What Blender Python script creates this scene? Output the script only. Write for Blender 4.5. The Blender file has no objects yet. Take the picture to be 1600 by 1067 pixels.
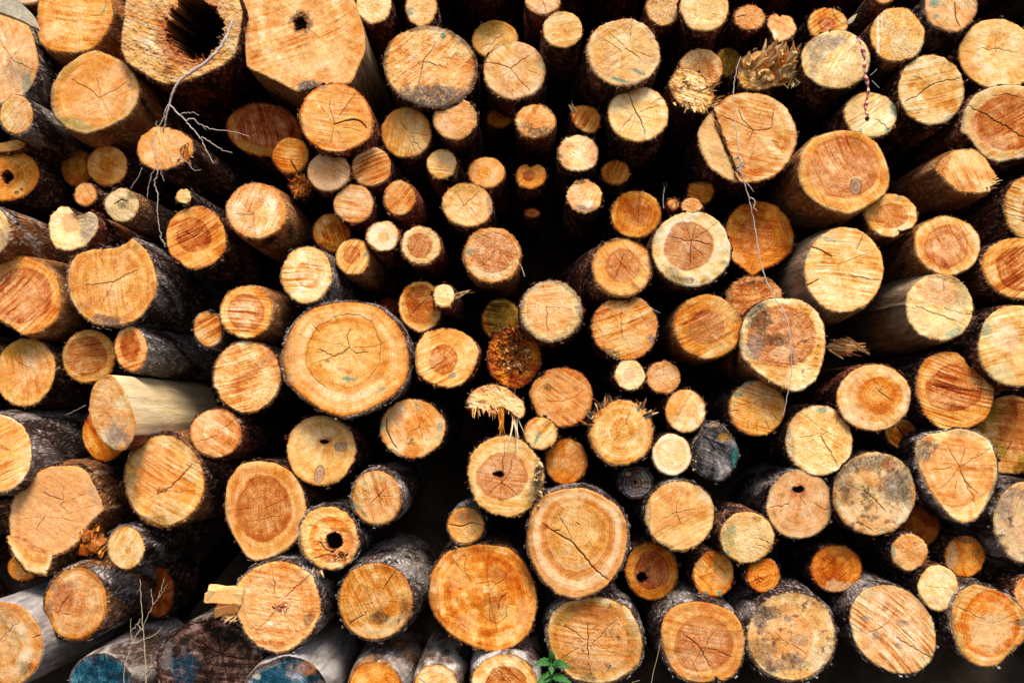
import bpy, math, random
import numpy as np
from mathutils import Vector, Matrix

# ---------------------------------------------------------------- camera, sky, sun, exposure
scene = bpy.context.scene
COL = scene.collection
F = 1500.0                      # focal length in photo pixels (34 mm on a 36 mm sensor)
D = 3.00                        # metres from the lens to the cut ends
CAM_H = 1.0
PITCH = math.radians(4.1)       # looking slightly up, logs lie level
YAW = math.radians(1.15)

cam_data = bpy.data.cameras.new('camera')
cam_data.sensor_width = 36.0
cam_data.lens = 36.0 * F / 1600.0
cam_data.clip_start = 0.02
cam_data.clip_end = 500
cam = bpy.data.objects.new('camera', cam_data)
COL.objects.link(cam)
cam.rotation_euler = (math.pi/2 + PITCH, 0, YAW)
cam.location = (0, 0, CAM_H)
scene.camera = cam
CAM_R = np.array(cam.rotation_euler.to_matrix())

SUN_EL, SUN_AZ = math.radians(56), math.radians(16)      # azimuth measured from straight behind the camera, to the right
world = bpy.data.worlds.new('World')
scene.world = world
world.use_nodes = True
wn = world.node_tree
wn.nodes.clear()
sky = wn.nodes.new('ShaderNodeTexSky')
sky.sky_type = 'NISHITA'
sky.sun_disc = False
sky.sun_elevation = SUN_EL
sky.sun_rotation = math.pi - SUN_AZ
sky.dust_density = 3.0
sky.ozone_density = 1.0
bg = wn.nodes.new('ShaderNodeBackground')
bg.inputs['Strength'].default_value = 0.065
wo = wn.nodes.new('ShaderNodeOutputWorld')
wn.links.new(sky.outputs[0], bg.inputs[0])
wn.links.new(bg.outputs[0], wo.inputs[0])

sun_data = bpy.data.lights.new('sun', 'SUN')
sun_data.energy = 1.4
sun_data.angle = math.radians(20)
sun_data.color = (1.0, 0.91, 0.77)
sun = bpy.data.objects.new('sun', sun_data)
COL.objects.link(sun)
sd = Vector((math.cos(SUN_EL)*math.sin(SUN_AZ), -math.cos(SUN_EL)*math.cos(SUN_AZ), math.sin(SUN_EL)))
sun.rotation_euler = sd.to_track_quat('Z', 'Y').to_euler()
sun.location = (0.5, -3, 5)

scene.view_settings.view_transform = 'Standard'
scene.view_settings.look = 'None'
scene.view_settings.exposure = 1.6
scene.view_settings.gamma = 1.0
scene.view_settings.use_curve_mapping = False
scene.cycles.max_bounces = 5
scene.cycles.diffuse_bounces = 2

# ---------------------------------------------------------------- helpers
def ray(px, py):
    px = np.asarray(px, float); py = np.asarray(py, float)
    v = np.stack([(px-800)/F, -(py-533.5)/F, -np.ones_like(px)], -1)
    return v @ CAM_R.T

CAM_P = np.array([0, 0, CAM_H])

def at(px, py, off=0.0):
    """world point seen at a photo pixel, on the upright plane off metres behind the front of the pile"""
    r = ray(px, py)
    return CAM_P + r * ((D+off) / r[..., 1])[..., None]

TAB = np.random.RandomState(7).rand(256, 256)
def vn(x, y, seed=0):
    x = np.asarray(x, float) + seed*13.37; y = np.asarray(y, float) + seed*7.91
    ix = np.floor(x).astype(int); iy = np.floor(y).astype(int)
    fx = x-ix; fy = y-iy
    fx = fx*fx*(3-2*fx); fy = fy*fy*(3-2*fy)
    a = TAB[ix & 255, iy & 255]; b = TAB[(ix+1) & 255, iy & 255]
    c = TAB[ix & 255, (iy+1) & 255]; d = TAB[(ix+1) & 255, (iy+1) & 255]
    return (a*(1-fx)+b*fx)*(1-fy) + (c*(1-fx)+d*fx)*fy
def fbm(x, y, seed=0, o=3):
    s = 0; a = .5; n = 0
    for k in range(o):
        s = s + a*vn(x*2**k, y*2**k, seed+k*3.1); n += a; a *= .55
    return s/n
def sm(a, b, x):
    t = np.clip((x-a)/(b-a), 0, 1)
    return t*t*(3-2*t)

def lin(r, g, b):
    return np.array([((c/255+.055)/1.055)**2.4 if c > 10 else c/255/12.92 for c in (r, g, b)])
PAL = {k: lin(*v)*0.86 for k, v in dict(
    cream=(252, 222, 166), pale=(244, 203, 140), tan=(234, 174, 108), orange=(226, 148, 56), deep=(206, 120, 24),  # deep: amber look of shaded, recessed ends, put into the wood colour
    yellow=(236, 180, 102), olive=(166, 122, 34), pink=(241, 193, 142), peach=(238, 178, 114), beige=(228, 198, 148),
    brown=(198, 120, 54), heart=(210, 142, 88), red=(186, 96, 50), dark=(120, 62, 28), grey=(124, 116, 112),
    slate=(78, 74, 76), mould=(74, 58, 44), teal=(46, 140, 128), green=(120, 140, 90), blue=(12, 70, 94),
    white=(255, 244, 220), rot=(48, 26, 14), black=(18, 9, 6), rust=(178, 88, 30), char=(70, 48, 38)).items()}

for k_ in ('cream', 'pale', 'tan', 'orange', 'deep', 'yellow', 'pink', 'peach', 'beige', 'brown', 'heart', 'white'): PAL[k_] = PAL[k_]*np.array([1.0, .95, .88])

def mesh_obj(name, V, faces_flat, loop_tot, mat, parent=None, col=None, smooth=True):
    """faces_flat: flat vertex indices, loop_tot: corners per face"""
    me = bpy.data.meshes.new(name)
    V = np.asarray(V, np.float32); ff = np.asarray(faces_flat, np.int32); lt = np.asarray(loop_tot, np.int32)
    me.vertices.add(len(V)); me.vertices.foreach_set('co', V.ravel())
    me.loops.add(len(ff)); me.loops.foreach_set('vertex_index', ff)
    me.polygons.add(len(lt))
    me.polygons.foreach_set('loop_start', np.concatenate([[0], np.cumsum(lt)[:-1]]).astype(np.int32))
    me.polygons.foreach_set('use_smooth', np.full(len(lt), smooth))
    me.update(calc_edges=True)
    if col is not None:
        at_ = me.color_attributes.new('Col', 'FLOAT_COLOR', 'POINT')
        c4 = np.ones((len(V), 4), np.float32); c4[:, :3] = np.clip(col, 0.001, .92)
        at_.data.foreach_set('color', c4.ravel())
    me.materials.append(mat)
    o = bpy.data.objects.new(name, me)
    COL.objects.link(o)
    if parent is not None: o.parent = parent
    return o

def grid_faces(nr, n, base=0, wrap=True):
    i = np.arange(nr-1)[:, None]*n; j = np.arange(n if wrap else n-1)[None, :]; j2 = (j+1) % n
    q = np.stack([i+j, i+j2, i+n+j2, i+n+j], -1).reshape(-1, 4)+base
    return q.ravel(), np.full(len(q), 4)

def empty(name, loc, label, cat, group=None):
    o = bpy.data.objects.new(name, None); COL.objects.link(o)
    o.empty_display_size = .05
    o.location = loc; o['label'] = label; o['category'] = cat
    if group: o['group'] = group
    return o
def tag(o, label, cat, group=None):
    o['label'] = label; o['category'] = cat
    if group: o['group'] = group
    return o

# ---------------------------------------------------------------- materials
def new_mat(name):
    m = bpy.data.materials.new(name); m.use_nodes = True
    nt = m.node_tree; nt.nodes.clear()
    out = nt.nodes.new('ShaderNodeOutputMaterial'); b = nt.nodes.new('ShaderNodeBsdfPrincipled')
    nt.links.new(b.outputs[0], out.inputs[0])
    return m, nt, b
def N(nt, t, **k):
    n = nt.nodes.new(t)
    for a, v in k.items():
        if a.startswith('i_'): n.inputs[a[2:].replace('_', ' ')].default_value = v
        else: setattr(n, a, v)
    return n
def mathn(nt, op, a, b=None, c=None):
    n = nt.nodes.new('ShaderNodeMath'); n.operation = op
    for i, v in enumerate((a, b, c)):
        if v is None: continue
        if isinstance(v, (int, float)): n.inputs[i].default_value = v
        else: nt.links.new(v, n.inputs[i])
    return n.outputs[0]
def coords(nt, scale):
    g = N(nt, 'ShaderNodeNewGeometry'); m = N(nt, 'ShaderNodeMapping')
    m.inputs['Scale'].default_value = scale
    nt.links.new(g.outputs['Position'], m.inputs['Vector'])
    return m.outputs[0]
def noise(nt, vec, scale, detail=4, rough=.6):
    n = N(nt, 'ShaderNodeTexNoise'); n.inputs['Scale'].default_value = scale
    n.inputs['Detail'].default_value = detail; n.inputs['Roughness'].default_value = rough
    nt.links.new(vec, n.inputs['Vector']); return n.outputs['Fac']
def powcol(nt, colsock, facsock):
    """colour raised to a power per channel: darker grain is also more saturated, as in real wood"""
    s = N(nt, 'ShaderNodeSeparateColor'); c = N(nt, 'ShaderNodeCombineColor')
    nt.links.new(colsock, s.inputs[0])
    for i, k in enumerate((1.1, .98, 1.0)):
        f = mathn(nt, 'ADD', mathn(nt, 'MULTIPLY', mathn(nt, 'SUBTRACT', facsock, 1.0), k), 1.0)
        nt.links.new(mathn(nt, 'POWER', s.outputs[i], f), c.inputs[i])
    return c.outputs[0]
def bump(nt, b, h, strength, dist):
    n = N(nt, 'ShaderNodeBump'); n.inputs['Strength'].default_value = strength; n.inputs['Distance'].default_value = dist
    nt.links.new(h, n.inputs['Height']); nt.links.new(n.outputs[0], b.inputs['Normal'])

def wood_face_mat():
    m, nt, b = new_mat('end_grain')
    a = N(nt, 'ShaderNodeAttribute', attribute_name='Col')
    v = coords(nt, (1, 1, 1))
    n1 = noise(nt, v, 330, 3, .7); n2 = noise(nt, v, 75, 3, .6)
    e = mathn(nt, 'ADD', mathn(nt, 'MULTIPLY', mathn(nt, 'SUBTRACT', n1, .5), 1.6), mathn(nt, 'MULTIPLY', mathn(nt, 'SUBTRACT', n2, .5), .6))
    e = mathn(nt, 'ADD', e, 1.0)
    nt.links.new(powcol(nt, a.outputs['Color'], e), b.inputs['Base Color'])
    b.inputs['Roughness'].default_value = .82
    b.inputs['Specular IOR Level'].default_value = .12
    bump(nt, b, mathn(nt, 'ADD', n1, mathn(nt, 'MULTIPLY', n2, .8)), .55, .0016)
    return m
def bark_mat(name, ysc, fiss, fine, bumpd, spec=.15):
    m, nt, b = new_mat(name)
    a = N(nt, 'ShaderNodeAttribute', attribute_name='Col')
    v = coords(nt, (1, ysc, 1))
    add = N(nt, 'ShaderNodeVectorMath', operation='ADD'); sc = N(nt, 'ShaderNodeVectorMath', operation='SCALE')
    nz = N(nt, 'ShaderNodeTexNoise'); nz.inputs['Scale'].default_value = 26; nz.inputs['Detail'].default_value = 4
    nt.links.new(v, nz.inputs['Vector']); nt.links.new(nz.outputs['Color'], sc.inputs[0]); sc.inputs['Scale'].default_value = .075
    nt.links.new(v, add.inputs[0]); nt.links.new(sc.outputs[0], add.inputs[1])
    vo = N(nt, 'ShaderNodeTexVoronoi', feature='DISTANCE_TO_EDGE'); vo.inputs['Scale'].default_value = 58
    nt.links.new(add.outputs[0], vo.inputs['Vector'])
    edge = N(nt, 'ShaderNodeMapRange'); edge.inputs['From Min'].default_value = .0; edge.inputs['From Max'].default_value = .3
    nt.links.new(vo.outputs['Distance'], edge.inputs['Value'])
    big = noise(nt, v, 18, 6, .7); fn = noise(nt, v, 120, 6, .78)
    gate = mathn(nt, 'MULTIPLY', edge.outputs[0], mathn(nt, 'ADD', big, .25))
    h = mathn(nt, 'ADD', mathn(nt, 'MULTIPLY', gate, fiss), mathn(nt, 'MULTIPLY', fn, fine))
    h = mathn(nt, 'ADD', h, mathn(nt, 'MULTIPLY', big, .9))
    e = mathn(nt, 'SUBTRACT', 1.0, mathn(nt, 'MULTIPLY', mathn(nt, 'SUBTRACT', h, fiss*.45+fine*.5+.45), 1.35))
    nt.links.new(powcol(nt, a.outputs['Color'], mathn(nt, 'MAXIMUM', e, .45)), b.inputs['Base Color'])
    b.inputs['Roughness'].default_value = .85
    b.inputs['Specular IOR Level'].default_value = spec
    bump(nt, b, h, 1.0, bumpd)
    return m
def plain_mat(name, col, rough=.7, sc=60, amt=.5):
    m, nt, b = new_mat(name)
    v = coords(nt, (1, 1, 1)); n = noise(nt, v, sc, 4)
    r = N(nt, 'ShaderNodeRGB'); r.outputs[0].default_value = (*col, 1)
    e = mathn(nt, 'ADD', 1-amt/2, mathn(nt, 'MULTIPLY', n, amt))
    nt.links.new(powcol(nt, r.outputs[0], e), b.inputs['Base Color'])
    b.inputs['Roughness'].default_value = rough
    b.inputs['Specular IOR Level'].default_value = .2
    bump(nt, b, n, .5, .002)
    return m
M_FACE = wood_face_mat()
M_BARK = bark_mat('rough_bark', .35, .9, 1.0, .009)
M_SMOOTH = bark_mat('thin_bark', .35, .55, 1.3, .005)
M_BARE = bark_mat('bare_weathered_wood', .13, .0, 1.6, .003)
M_TWIG = plain_mat('dry_twig', (.46, .38, .33), .8, 120, .8)
M_LEAF = plain_mat('nettle_leaf', (.03, .12, .025), .5, 90, .5)
M_GRASS = plain_mat('dry_grass', (.42, .33, .22), .8)
M_TAPE_R = plain_mat('red_tape', (.30, .035, .03), .4, 60, .3)
M_TAPE_W = plain_mat('white_tape', (.62, .42, .38), .4, 60, .3)
M_NEEDLE = plain_mat('spruce_needles', (.012, .03, .01), .6)
M_SOIL = plain_mat('soil', (.035, .024, .015), .95, 9, .9)
# ---------------------------------------------------------------- setting
def ground():
    n = 120
    x = np.concatenate([-np.geomspace(60, 3, 20), np.linspace(-2.8, 2.8, n), np.geomspace(3, 60, 20)])
    y = np.concatenate([-np.geomspace(60, 3, 20), np.linspace(-2.8, 6, n), np.geomspace(6.3, 60, 20)])
    X, Y = np.meshgrid(x, y)
    Z = (fbm(X*2.2, Y*2.2, 3)-.5)*.07 + (vn(X*9, Y*9, 5)-.5)*.02 - .03
    V = np.stack([X, Y, Z], -1).reshape(-1, 3)
    ff, lt = grid_faces(len(y), len(x), wrap=False)
    o = mesh_obj('ground', V, ff, lt, M_SOIL); o['kind'] = 'structure'
    # added unseen backing: blocks the sky so gaps between logs stay dark
    x = np.linspace(-9, 9, 120); z = np.linspace(-.3, 6.0, 50)
    X, Z = np.meshgrid(x, z)
    Y = 4.9 + Z*.22 + (fbm(X*1.5, Z*1.5, 9)-.5)*.4
    V = np.stack([X, Y, Z], -1).reshape(-1, 3)
    ff, lt = grid_faces(len(z), len(x), wrap=False)
    # thickness: a rear face behind the front one
    o = mesh_obj('added_backing', V, ff, lt, M_SOIL); o['kind'] = 'structure'
    s = o.modifiers.new('solid', 'SOLIDIFY'); s.thickness = 1.5; s.offset = 1
ground()

# ---------------------------------------------------------------- outlines
def spline(pts, n):
    P = np.array(pts, float); k = len(P)
    seg = np.linalg.norm(np.roll(P, -1, 0)-P, axis=1); cum = np.concatenate([[0], np.cumsum(seg)])
    t = np.linspace(0, cum[-1], n, endpoint=False)
    i = np.clip(np.searchsorted(cum, t, 'right')-1, 0, k-1); u = ((t-cum[i])/seg[i])[:, None]
    p0, p1, p2, p3 = P[(i-1) % k], P[i], P[(i+1) % k], P[(i+2) % k]
    c = .5*((2*p1)+(-p0+p2)*u+(2*p0-5*p1+4*p2-p3)*u*u+(-p0+3*p1-3*p2+p3)*u**3)
    return c*.55 + (p1+(p2-p1)*u)*.45

def outline(d, n, rng):
    if d.get('o'):
        O = spline(d['o'], n)
        c = O.mean(0); w = .006
    else:
        th = np.linspace(0, 2*np.pi, n, endpoint=False)
        a = math.radians(d.get('rot', 0))
        x = d['rx']*np.cos(th); y = d['ry']*np.sin(th)
        O = np.stack([d['cx']+x*math.cos(a)-y*math.sin(a), d['cy']+x*math.sin(a)+y*math.cos(a)], -1)
        c = np.array([d['cx'], d['cy']]); w = .03*d.get('wob', 1)
    v = O-c; r = np.linalg.norm(v, axis=1, keepdims=True); th = np.arctan2(v[:, 1], v[:, 0])
    s = rng.rand()*50
    lo = vn(np.cos(th)*1.1+s, np.sin(th)*1.1+s, 1)-.5
    mid = vn(np.cos(th)*2.6+s, np.sin(th)*2.6+s, 2)-.5
    rg = d.get('rg', 1.0)
    hi = (vn(np.cos(th)*r[:, 0]*.16+s, np.sin(th)*r[:, 0]*.16+s, 4)-.5)*.8+(vn(np.cos(th)*r[:, 0]*.75+s, np.sin(th)*r[:, 0]*.75+s, 5)-.5)*.55
    k = 1 + 2*w*lo + w*.9*mid
    O = c + v*k[:, None] + v/r*(hi*1.25*rg)[:, None]
    if not d.get('o'):                                       # a few knocked-off places on the rim
        for q in range(rng.randint(0, 3)):
            a0 = rng.rand()*6.28; dd = np.abs((th-a0+np.pi) % (2*np.pi)-np.pi)
            O -= v*(rng.uniform(.015, .05)*np.exp(-(dd/rng.uniform(.08, .3))**2))[:, None]
    return O

def seg_dist(X, Y, pts):
    best = np.full(X.shape, 1e9); tt = np.zeros(X.shape)
    m = len(pts)-1
    for i in range(m):
        (ax, ay), (bx, by) = pts[i], pts[i+1]
        L = (bx-ax)**2+(by-ay)**2+1e-9
        u = np.clip(((X-ax)*(bx-ax)+(Y-ay)*(by-ay))/L, 0, 1)
        dd = np.hypot(X-ax-u*(bx-ax), Y-ay-u*(by-ay))
        s = dd < best; best[s] = dd[s]; tt[s] = ((i+u)/m)[s]
    return best, tt

def wobble(p, rng, amp=.09):
    p = [np.array(q, float) for q in p]; out = [p[0]]
    for a, b in zip(p[:-1], p[1:]):
        L = np.linalg.norm(b-a); k = max(1, int(L/5)); nrm = np.array([-(b-a)[1], (b-a)[0]])/(L+1e-9)
        for j in range(1, k): out.append(a+(b-a)*j/k + nrm*rng.randn()*min(L*amp*.35, 1.1))
        out.append(b)
    return out

def col_of(c):
    return PAL[c] if isinstance(c, str) else np.array(c)

def paint(X, Y, t, th, d, rng, R, pc):
    """surface colour and relief (metres, + towards the viewer) of a sawn end"""
    s0 = rng.rand()*90; cx, cy = d['cx'], d['cy']
    xs = X+s0*7; ys = Y+s0*3
    S = col_of(d.get('s', 'tan')).copy()
    n1 = fbm(xs/26, ys/26, 1); n2 = fbm(xs/8, ys/8, 2); n3 = fbm(xs/2.6, ys/2.6, 3, 2)
    q = t*R
    e = np.zeros_like(X); disp = (n1-.5)*.006 + (n2-.5)*.0016
    c = np.tile(S, (len(X), 1))
    def mix(c, col, m): return c*(1-m[:, None]) + col_of(col)*m[:, None]
    second = d.get('s2')
    if second: c = mix(c, second, sm(.46, .6, n1)*.75)
    h = d.get('h')
    if h:
        hx, hy, ha, hb, hc = h[:5]
        wv_ = vn(np.cos(np.arctan2(Y-hy, X-hx))*1.3+s0, np.sin(np.arctan2(Y-hy, X-hx))*1.3+s0, 51)-.5
        dd = np.hypot((X-hx)/ha, (Y-hy)/hb)+(n1-.5)*.20+(n2-.5)*.06+wv_*.14
        ew = .035+1.2/max(ha, 8)*.6
        m = 1-sm(1-ew, 1+ew, dd)
        c = mix(c, hc, m*(.78+.2*sm(.35, .65, fbm(xs/16, ys/16, 52))))
        e += np.exp(-((dd-.96)/.045)**2)*.30*m*sm(-.25, .2, wv_)
    ra = d.get('ra', 1.0)
    sp = rng.uniform(3.4, 5.2)
    ring = np.sin(2*np.pi*(q+(n1-.5)*5)/sp + 2*n2)
    b1 = vn(q/5.5+(n1-.5)*.6, np.full_like(q, s0), 5)-.5
    b2 = vn(q/15, np.full_like(q, s0+5), 6)-.5
    rr = sm(0, 5, q)
    e += ra*rr*(ring*.10*(.3+n2*1.4) + b1*.42 + b2*.42)
    # radial rays
    rad = vn(th*R*.20, q*.035+s0, 8)-.5; rad2 = vn(th*4.2, q*.02+s0, 28)-.5
    e += (rad*.26+rad2*.28)*sm(4, 14, q)
    # saw marks
    saw = d.get('saw')
    if saw is None: saw = (rng.uniform(-80, 80), rng.uniform(.2, .8))
    a = math.radians(saw[0]); u = -X*math.sin(a)+Y*math.cos(a); w = X*math.cos(a)+Y*math.sin(a)
    u = u + (w-w.mean())**2*.0011*rng.choice([-1, 1]) + (n1-.5)*3
    sa = vn(u/1.9, w/42+s0, 9)-.5; sb = vn(u/4.6, w/60+s0, 10)-.5
    gate = .35+1.3*sm(.35, .65, fbm(xs/30, ys/30, 12))
    e += -(np.minimum(sa, 0)*1.5+sb*.4+sa*.2)*saw[1]*gate
    e += sm(.70, .84, vn(u/1.25, w/55+s0, 71))*.55*min(saw[1], 1.1)*gate*sm(.3, .6, vn(u/9, w/20, 72))
    disp += (sa*.0010+sb*.0009)*saw[1]*gate
    # torn fibres
    fz = d.get('fz', rng.uniform(.15, .5))
    f1 = vn(xs/1.35, ys/1.35, 14)-.5; f2 = vn(xs/3.1, ys/3.1, 15)-.5
    e += -(f1*.40+f2*.22)*fz
    disp += (f1*.0016+f2*.0010)*fz
    # mottling: moist or oxidised clouds
    bl = d.get('bl', .42)
    e += (fbm(xs/20, ys/20, 17)-.5)*1.7*bl + (n2-.5)*.35*bl
    e += sm(.62, .8, fbm(xs/13, ys/13, 18))*.45*bl
    pal = sm(.60, .78, fbm(xs/24, ys/24, 20))*.18*bl
    c = c*(1-pal[:, None]) + np.minimum(c*1.25+.05, .9)*pal[:, None]
    # rim
    if d.get('rim'):
        rc, rw = d['rim'][:2]; rw = rw*(.55+.9*vn(np.cos(th)*1.5+s0, np.sin(th)*1.5+s0, 62))
        m = sm(1-rw*1.5, 1-rw*.4, t+(n2-.5)*rw*1.1+(n1-.5)*rw*1.6)
        c = mix(c, rc, m*(.35+.5*n2))
    edge = sm(1-3.2/R, 1-.6/R, t+(n3-.5)*2.5/R)
    e += edge*.30
    ew_ = vn(np.cos(th)*1.2+s0, np.sin(th)*1.2+s0, 61)   # dirty arc along part of the rim
    dirt = sm(1-.16*ew_-.02, 1.02, t+(n2-.5)*.10)*sm(.45, .75, ew_)
    disp -= sm(1-2.2/R, 1, t)**2*.0022
    c = np.clip(c, .004, .92)**(1+np.clip(e, -.5, 1.4)[:, None]*np.array([1.1, .98, 1.0]))
    c = mix(c, 'mould', dirt*.55)
    # specks
    spk = sm(.80, .90, vn(xs/2.0, ys/2.0, 25))*sm(.5, .62, n1)
    c = mix(c, 'rust', spk*.45)
    # stains; on some ends also painted shade and lit patches
    for st in d.get('st', []):
        x, y, ax, ay, name, al = st[:6]; an = math.radians(st[6]) if len(st) > 6 else 0
        dx, dy = X-x, Y-y; u_ = (dx*math.cos(an)+dy*math.sin(an))/ax; v_ = (-dx*math.sin(an)+dy*math.cos(an))/ay
        dd = np.hypot(u_, v_)+(n2-.5)*1.1+(n1-.5)*.8+(n3-.5)*.5
        m = (1-sm(.66, 1.2, dd))*al*np.clip(.86+1.0*(n3-.5)+.6*(n2-.5), .35, 1.06)
        c = mix(c, name, m)
    for x, y, ax, ay, an in d.get('kn', []):                  # round knots: their own rings and a dark outline
        an = math.radians(an); dx, dy = X-x, Y-y
        dd = np.hypot((dx*math.cos(an)+dy*math.sin(an))/ax, (-dx*math.sin(an)+dy*math.cos(an))/ay)+(n2-.5)*.25
        c = mix(c, (.40, .24, .15), (1-sm(.85, 1.05, dd))*.85)
        c = mix(c, 'rot', np.exp(-((dd-1)/.13)**2)*.6 + np.exp(-((dd-.45)/.12)**2)*.35)
    if d.get('mo'):                                          # scattered mould, amount 0..1
        m = sm(.70-.35*d['mo'], .84-.3*d['mo'], fbm(xs/7, ys/7, 31, 4)*.6+fbm(xs/22, ys/22, 33)*.4)
        c = mix(c, 'mould', m*.75*sm(.0, .5, n3+.2))
    # steps and recessed facets
    for cu in d.get('cut', []):
        x0, y0, x1, y1, dep = cu[:5]
        L = math.hypot(x1-x0, y1-y0); sd_ = ((X-x0)*(y1-y0)-(Y-y0)*(x1-x0))/L + (n2-.5)*9+(n1-.5)*8
        m = sm(-.8, .8, sd_)
        disp -= m*dep
        if len(cu) > 5: c = mix(c, cu[5], m*.75*(.6+.4*n2))
        ln = np.exp(-(sd_/1.1)**2); c = mix(c, 'rot', ln*.65)
    # cracks
    cr = [(p[0], wobble(p[1], rng)) for p in d.get('ck', [])]
    nc = d.get('nc', rng.choice([1, 2, 3, 4])); nhair = int(R/5) if nc else int(R/10)
    ph = rng.rand()*6.28
    for k in range(nc):
        a = ph+k*6.283/max(nc, 1)+rng.uniform(-.45, .45); r0 = R*rng.choice([.02, .05, .25, .45]); r1 = R*rng.uniform(.5, .98)
        if r1 < r0+5: r1 = min(R*.97, r0+R*.4)
        a2 = a+rng.uniform(-.25, .25)
        p = [(pc[0]+r0*math.cos(a), pc[1]+r0*math.sin(a)), (pc[0]+(r0+r1)/2*math.cos((a+a2)/2), pc[1]+(r0+r1)/2*math.sin((a+a2)/2)), (pc[0]+r1*math.cos(a2), pc[1]+r1*math.sin(a2))]
        cr.append((rng.uniform(.2, .6)*min(1.1, .5+R/110), wobble(p, rng, .12)))
    for k in range(nhair):                                   # hairline drying checks
        a = rng.rand()*6.283; r0 = R*rng.uniform(.1, .8); r1 = min(R*.97, r0+R*rng.uniform(.08, .25)); a2 = a+rng.uniform(-.08, .08)
        cr.append((rng.uniform(.05, .28), [(pc[0]+r0*math.cos(a), pc[1]+r0*math.sin(a)), (pc[0]+r1*math.cos(a2), pc[1]+r1*math.sin(a2))]))
    for wd, p in cr:
        dd, tt = seg_dist(X, Y, p)
        ww = .34*wd*(.35+.9*np.sin(np.pi*np.clip(tt*.9+.05, 0, 1)))+.24
        m = np.exp(-(dd/ww)**2)
        al = np.clip(.16+wd*.46, 0, .95)
        c = c*(1-(m*al)[:, None]) + PAL['rot']*.55*(m*al)[:, None]
        disp -= m*.004*min(wd, 1.6)
    for hl in d.get('hole', []):
        x, y, ax, ay, dep = hl[:5]
        kk = 1.0 if ax > 10 else 2.2
        dd = np.hypot((X-x)/ax, (Y-y)/ay)+((n2-.5)*.35+(n1-.5)*.25+(n3-.5)*.25)*kk
        rim_ = np.exp(-((dd-1.08)/.16)**2)
        c = mix(c, 'red', rim_*.6)
        m = 1-sm(.88, 1.06, dd)
        c = mix(c, 'black', (1-sm(.98, 1.12, dd))*.97)  # dark rot, with the cavity's shade put into the colour
        disp = disp*(1-m) - m*dep*(.75+.25*(1-np.clip(dd, 0, 1)))
    if d.get('rough'):
        disp += ((n2-.5)*2+(n3-.5)*1.2+f1*.5)*d['rough']
        c = np.clip(c, .003, .92)**(1+((n2-.5)*-1.6+f2*-1.2)*min(1, d['rough']*60)*.6)[:, None]
    return c, disp

def slivers(rng, n, base_pts, dirs, lmin, lmax, w0, cols):
    """thin tapering wood fibres: base_pts (k,3), dirs (k,3)"""
    V, Fq, C = [], [], []
    k = len(base_pts)
    for j in range(n):
        i = rng.randint(k); p = base_pts[i]; dr = dirs[i]+rng.randn(3)*.55
        dr /= np.linalg.norm(dr); L = rng.uniform(lmin, lmax)*rng.uniform(.4, 1); w = w0*rng.uniform(.5, 1.4)
        a = np.cross(dr, rng.randn(3)); a /= np.linalg.norm(a)+1e-9; b = np.cross(dr, a)
        bend = rng.randn(3)*L*.16
        b0 = len(V)
        for (s, ww) in ((-.15, 1), (.5, .75), (1, .15)):
            m = p+dr*L*s+bend*max(s, 0)**2
            V += [m+a*w*ww, m-a*w*ww*.5+b*w*ww*.5, m-a*w*ww*.5-b*w*ww*.5]
        for q in (0, 3):
            for (x, y) in ((0, 1), (1, 2), (2, 0)): Fq.append((b0+q+x, b0+q+y, b0+q+3+y, b0+q+3+x))
        C += [cols[rng.randint(len(cols))]*rng.uniform(.6, 1.05)]*9
    return V, Fq, C

BARK = {  # light tone, dark tone, bark relief (m), material
    'brown': ((.28, .12, .065), (.055, .025, .017), .004, 'r'), 'grey': ((.38, .31, .28), (.06, .035, .028), .004, 'r'),
    'red': ((.36, .11, .055), (.07, .024, .016), .003, 'r'), 'dark': ((.15, .068, .04), (.035, .018, .012), .003, 'r'),
    'pale': ((.62, .55, .50), (.17, .11, .09), .002, 's'), 'silver': ((.42, .36, .33), (.10, .06, .05), .0035, 'r'),
    'orange': ((.50, .20, .065), (.07, .028, .014), .003, 's'), 'bare': ((.36, .24, .14), (.13, .08, .045), .0015, 'b'),
    'bluegrey': ((.44, .40, .38), (.13, .10, .09), .0015, 'b'), 'split': ((.86, .66, .38), (.70, .50, .26), .001, 'b'),
    'barewarm': ((.42, .24, .11), (.22, .10, .04), .0015, 'b')}
MATS = {'r': M_BARK, 's': M_SMOOTH, 'b': M_BARE}
GROUP = 'logs stacked in the pile'
ROOTS = {}

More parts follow.
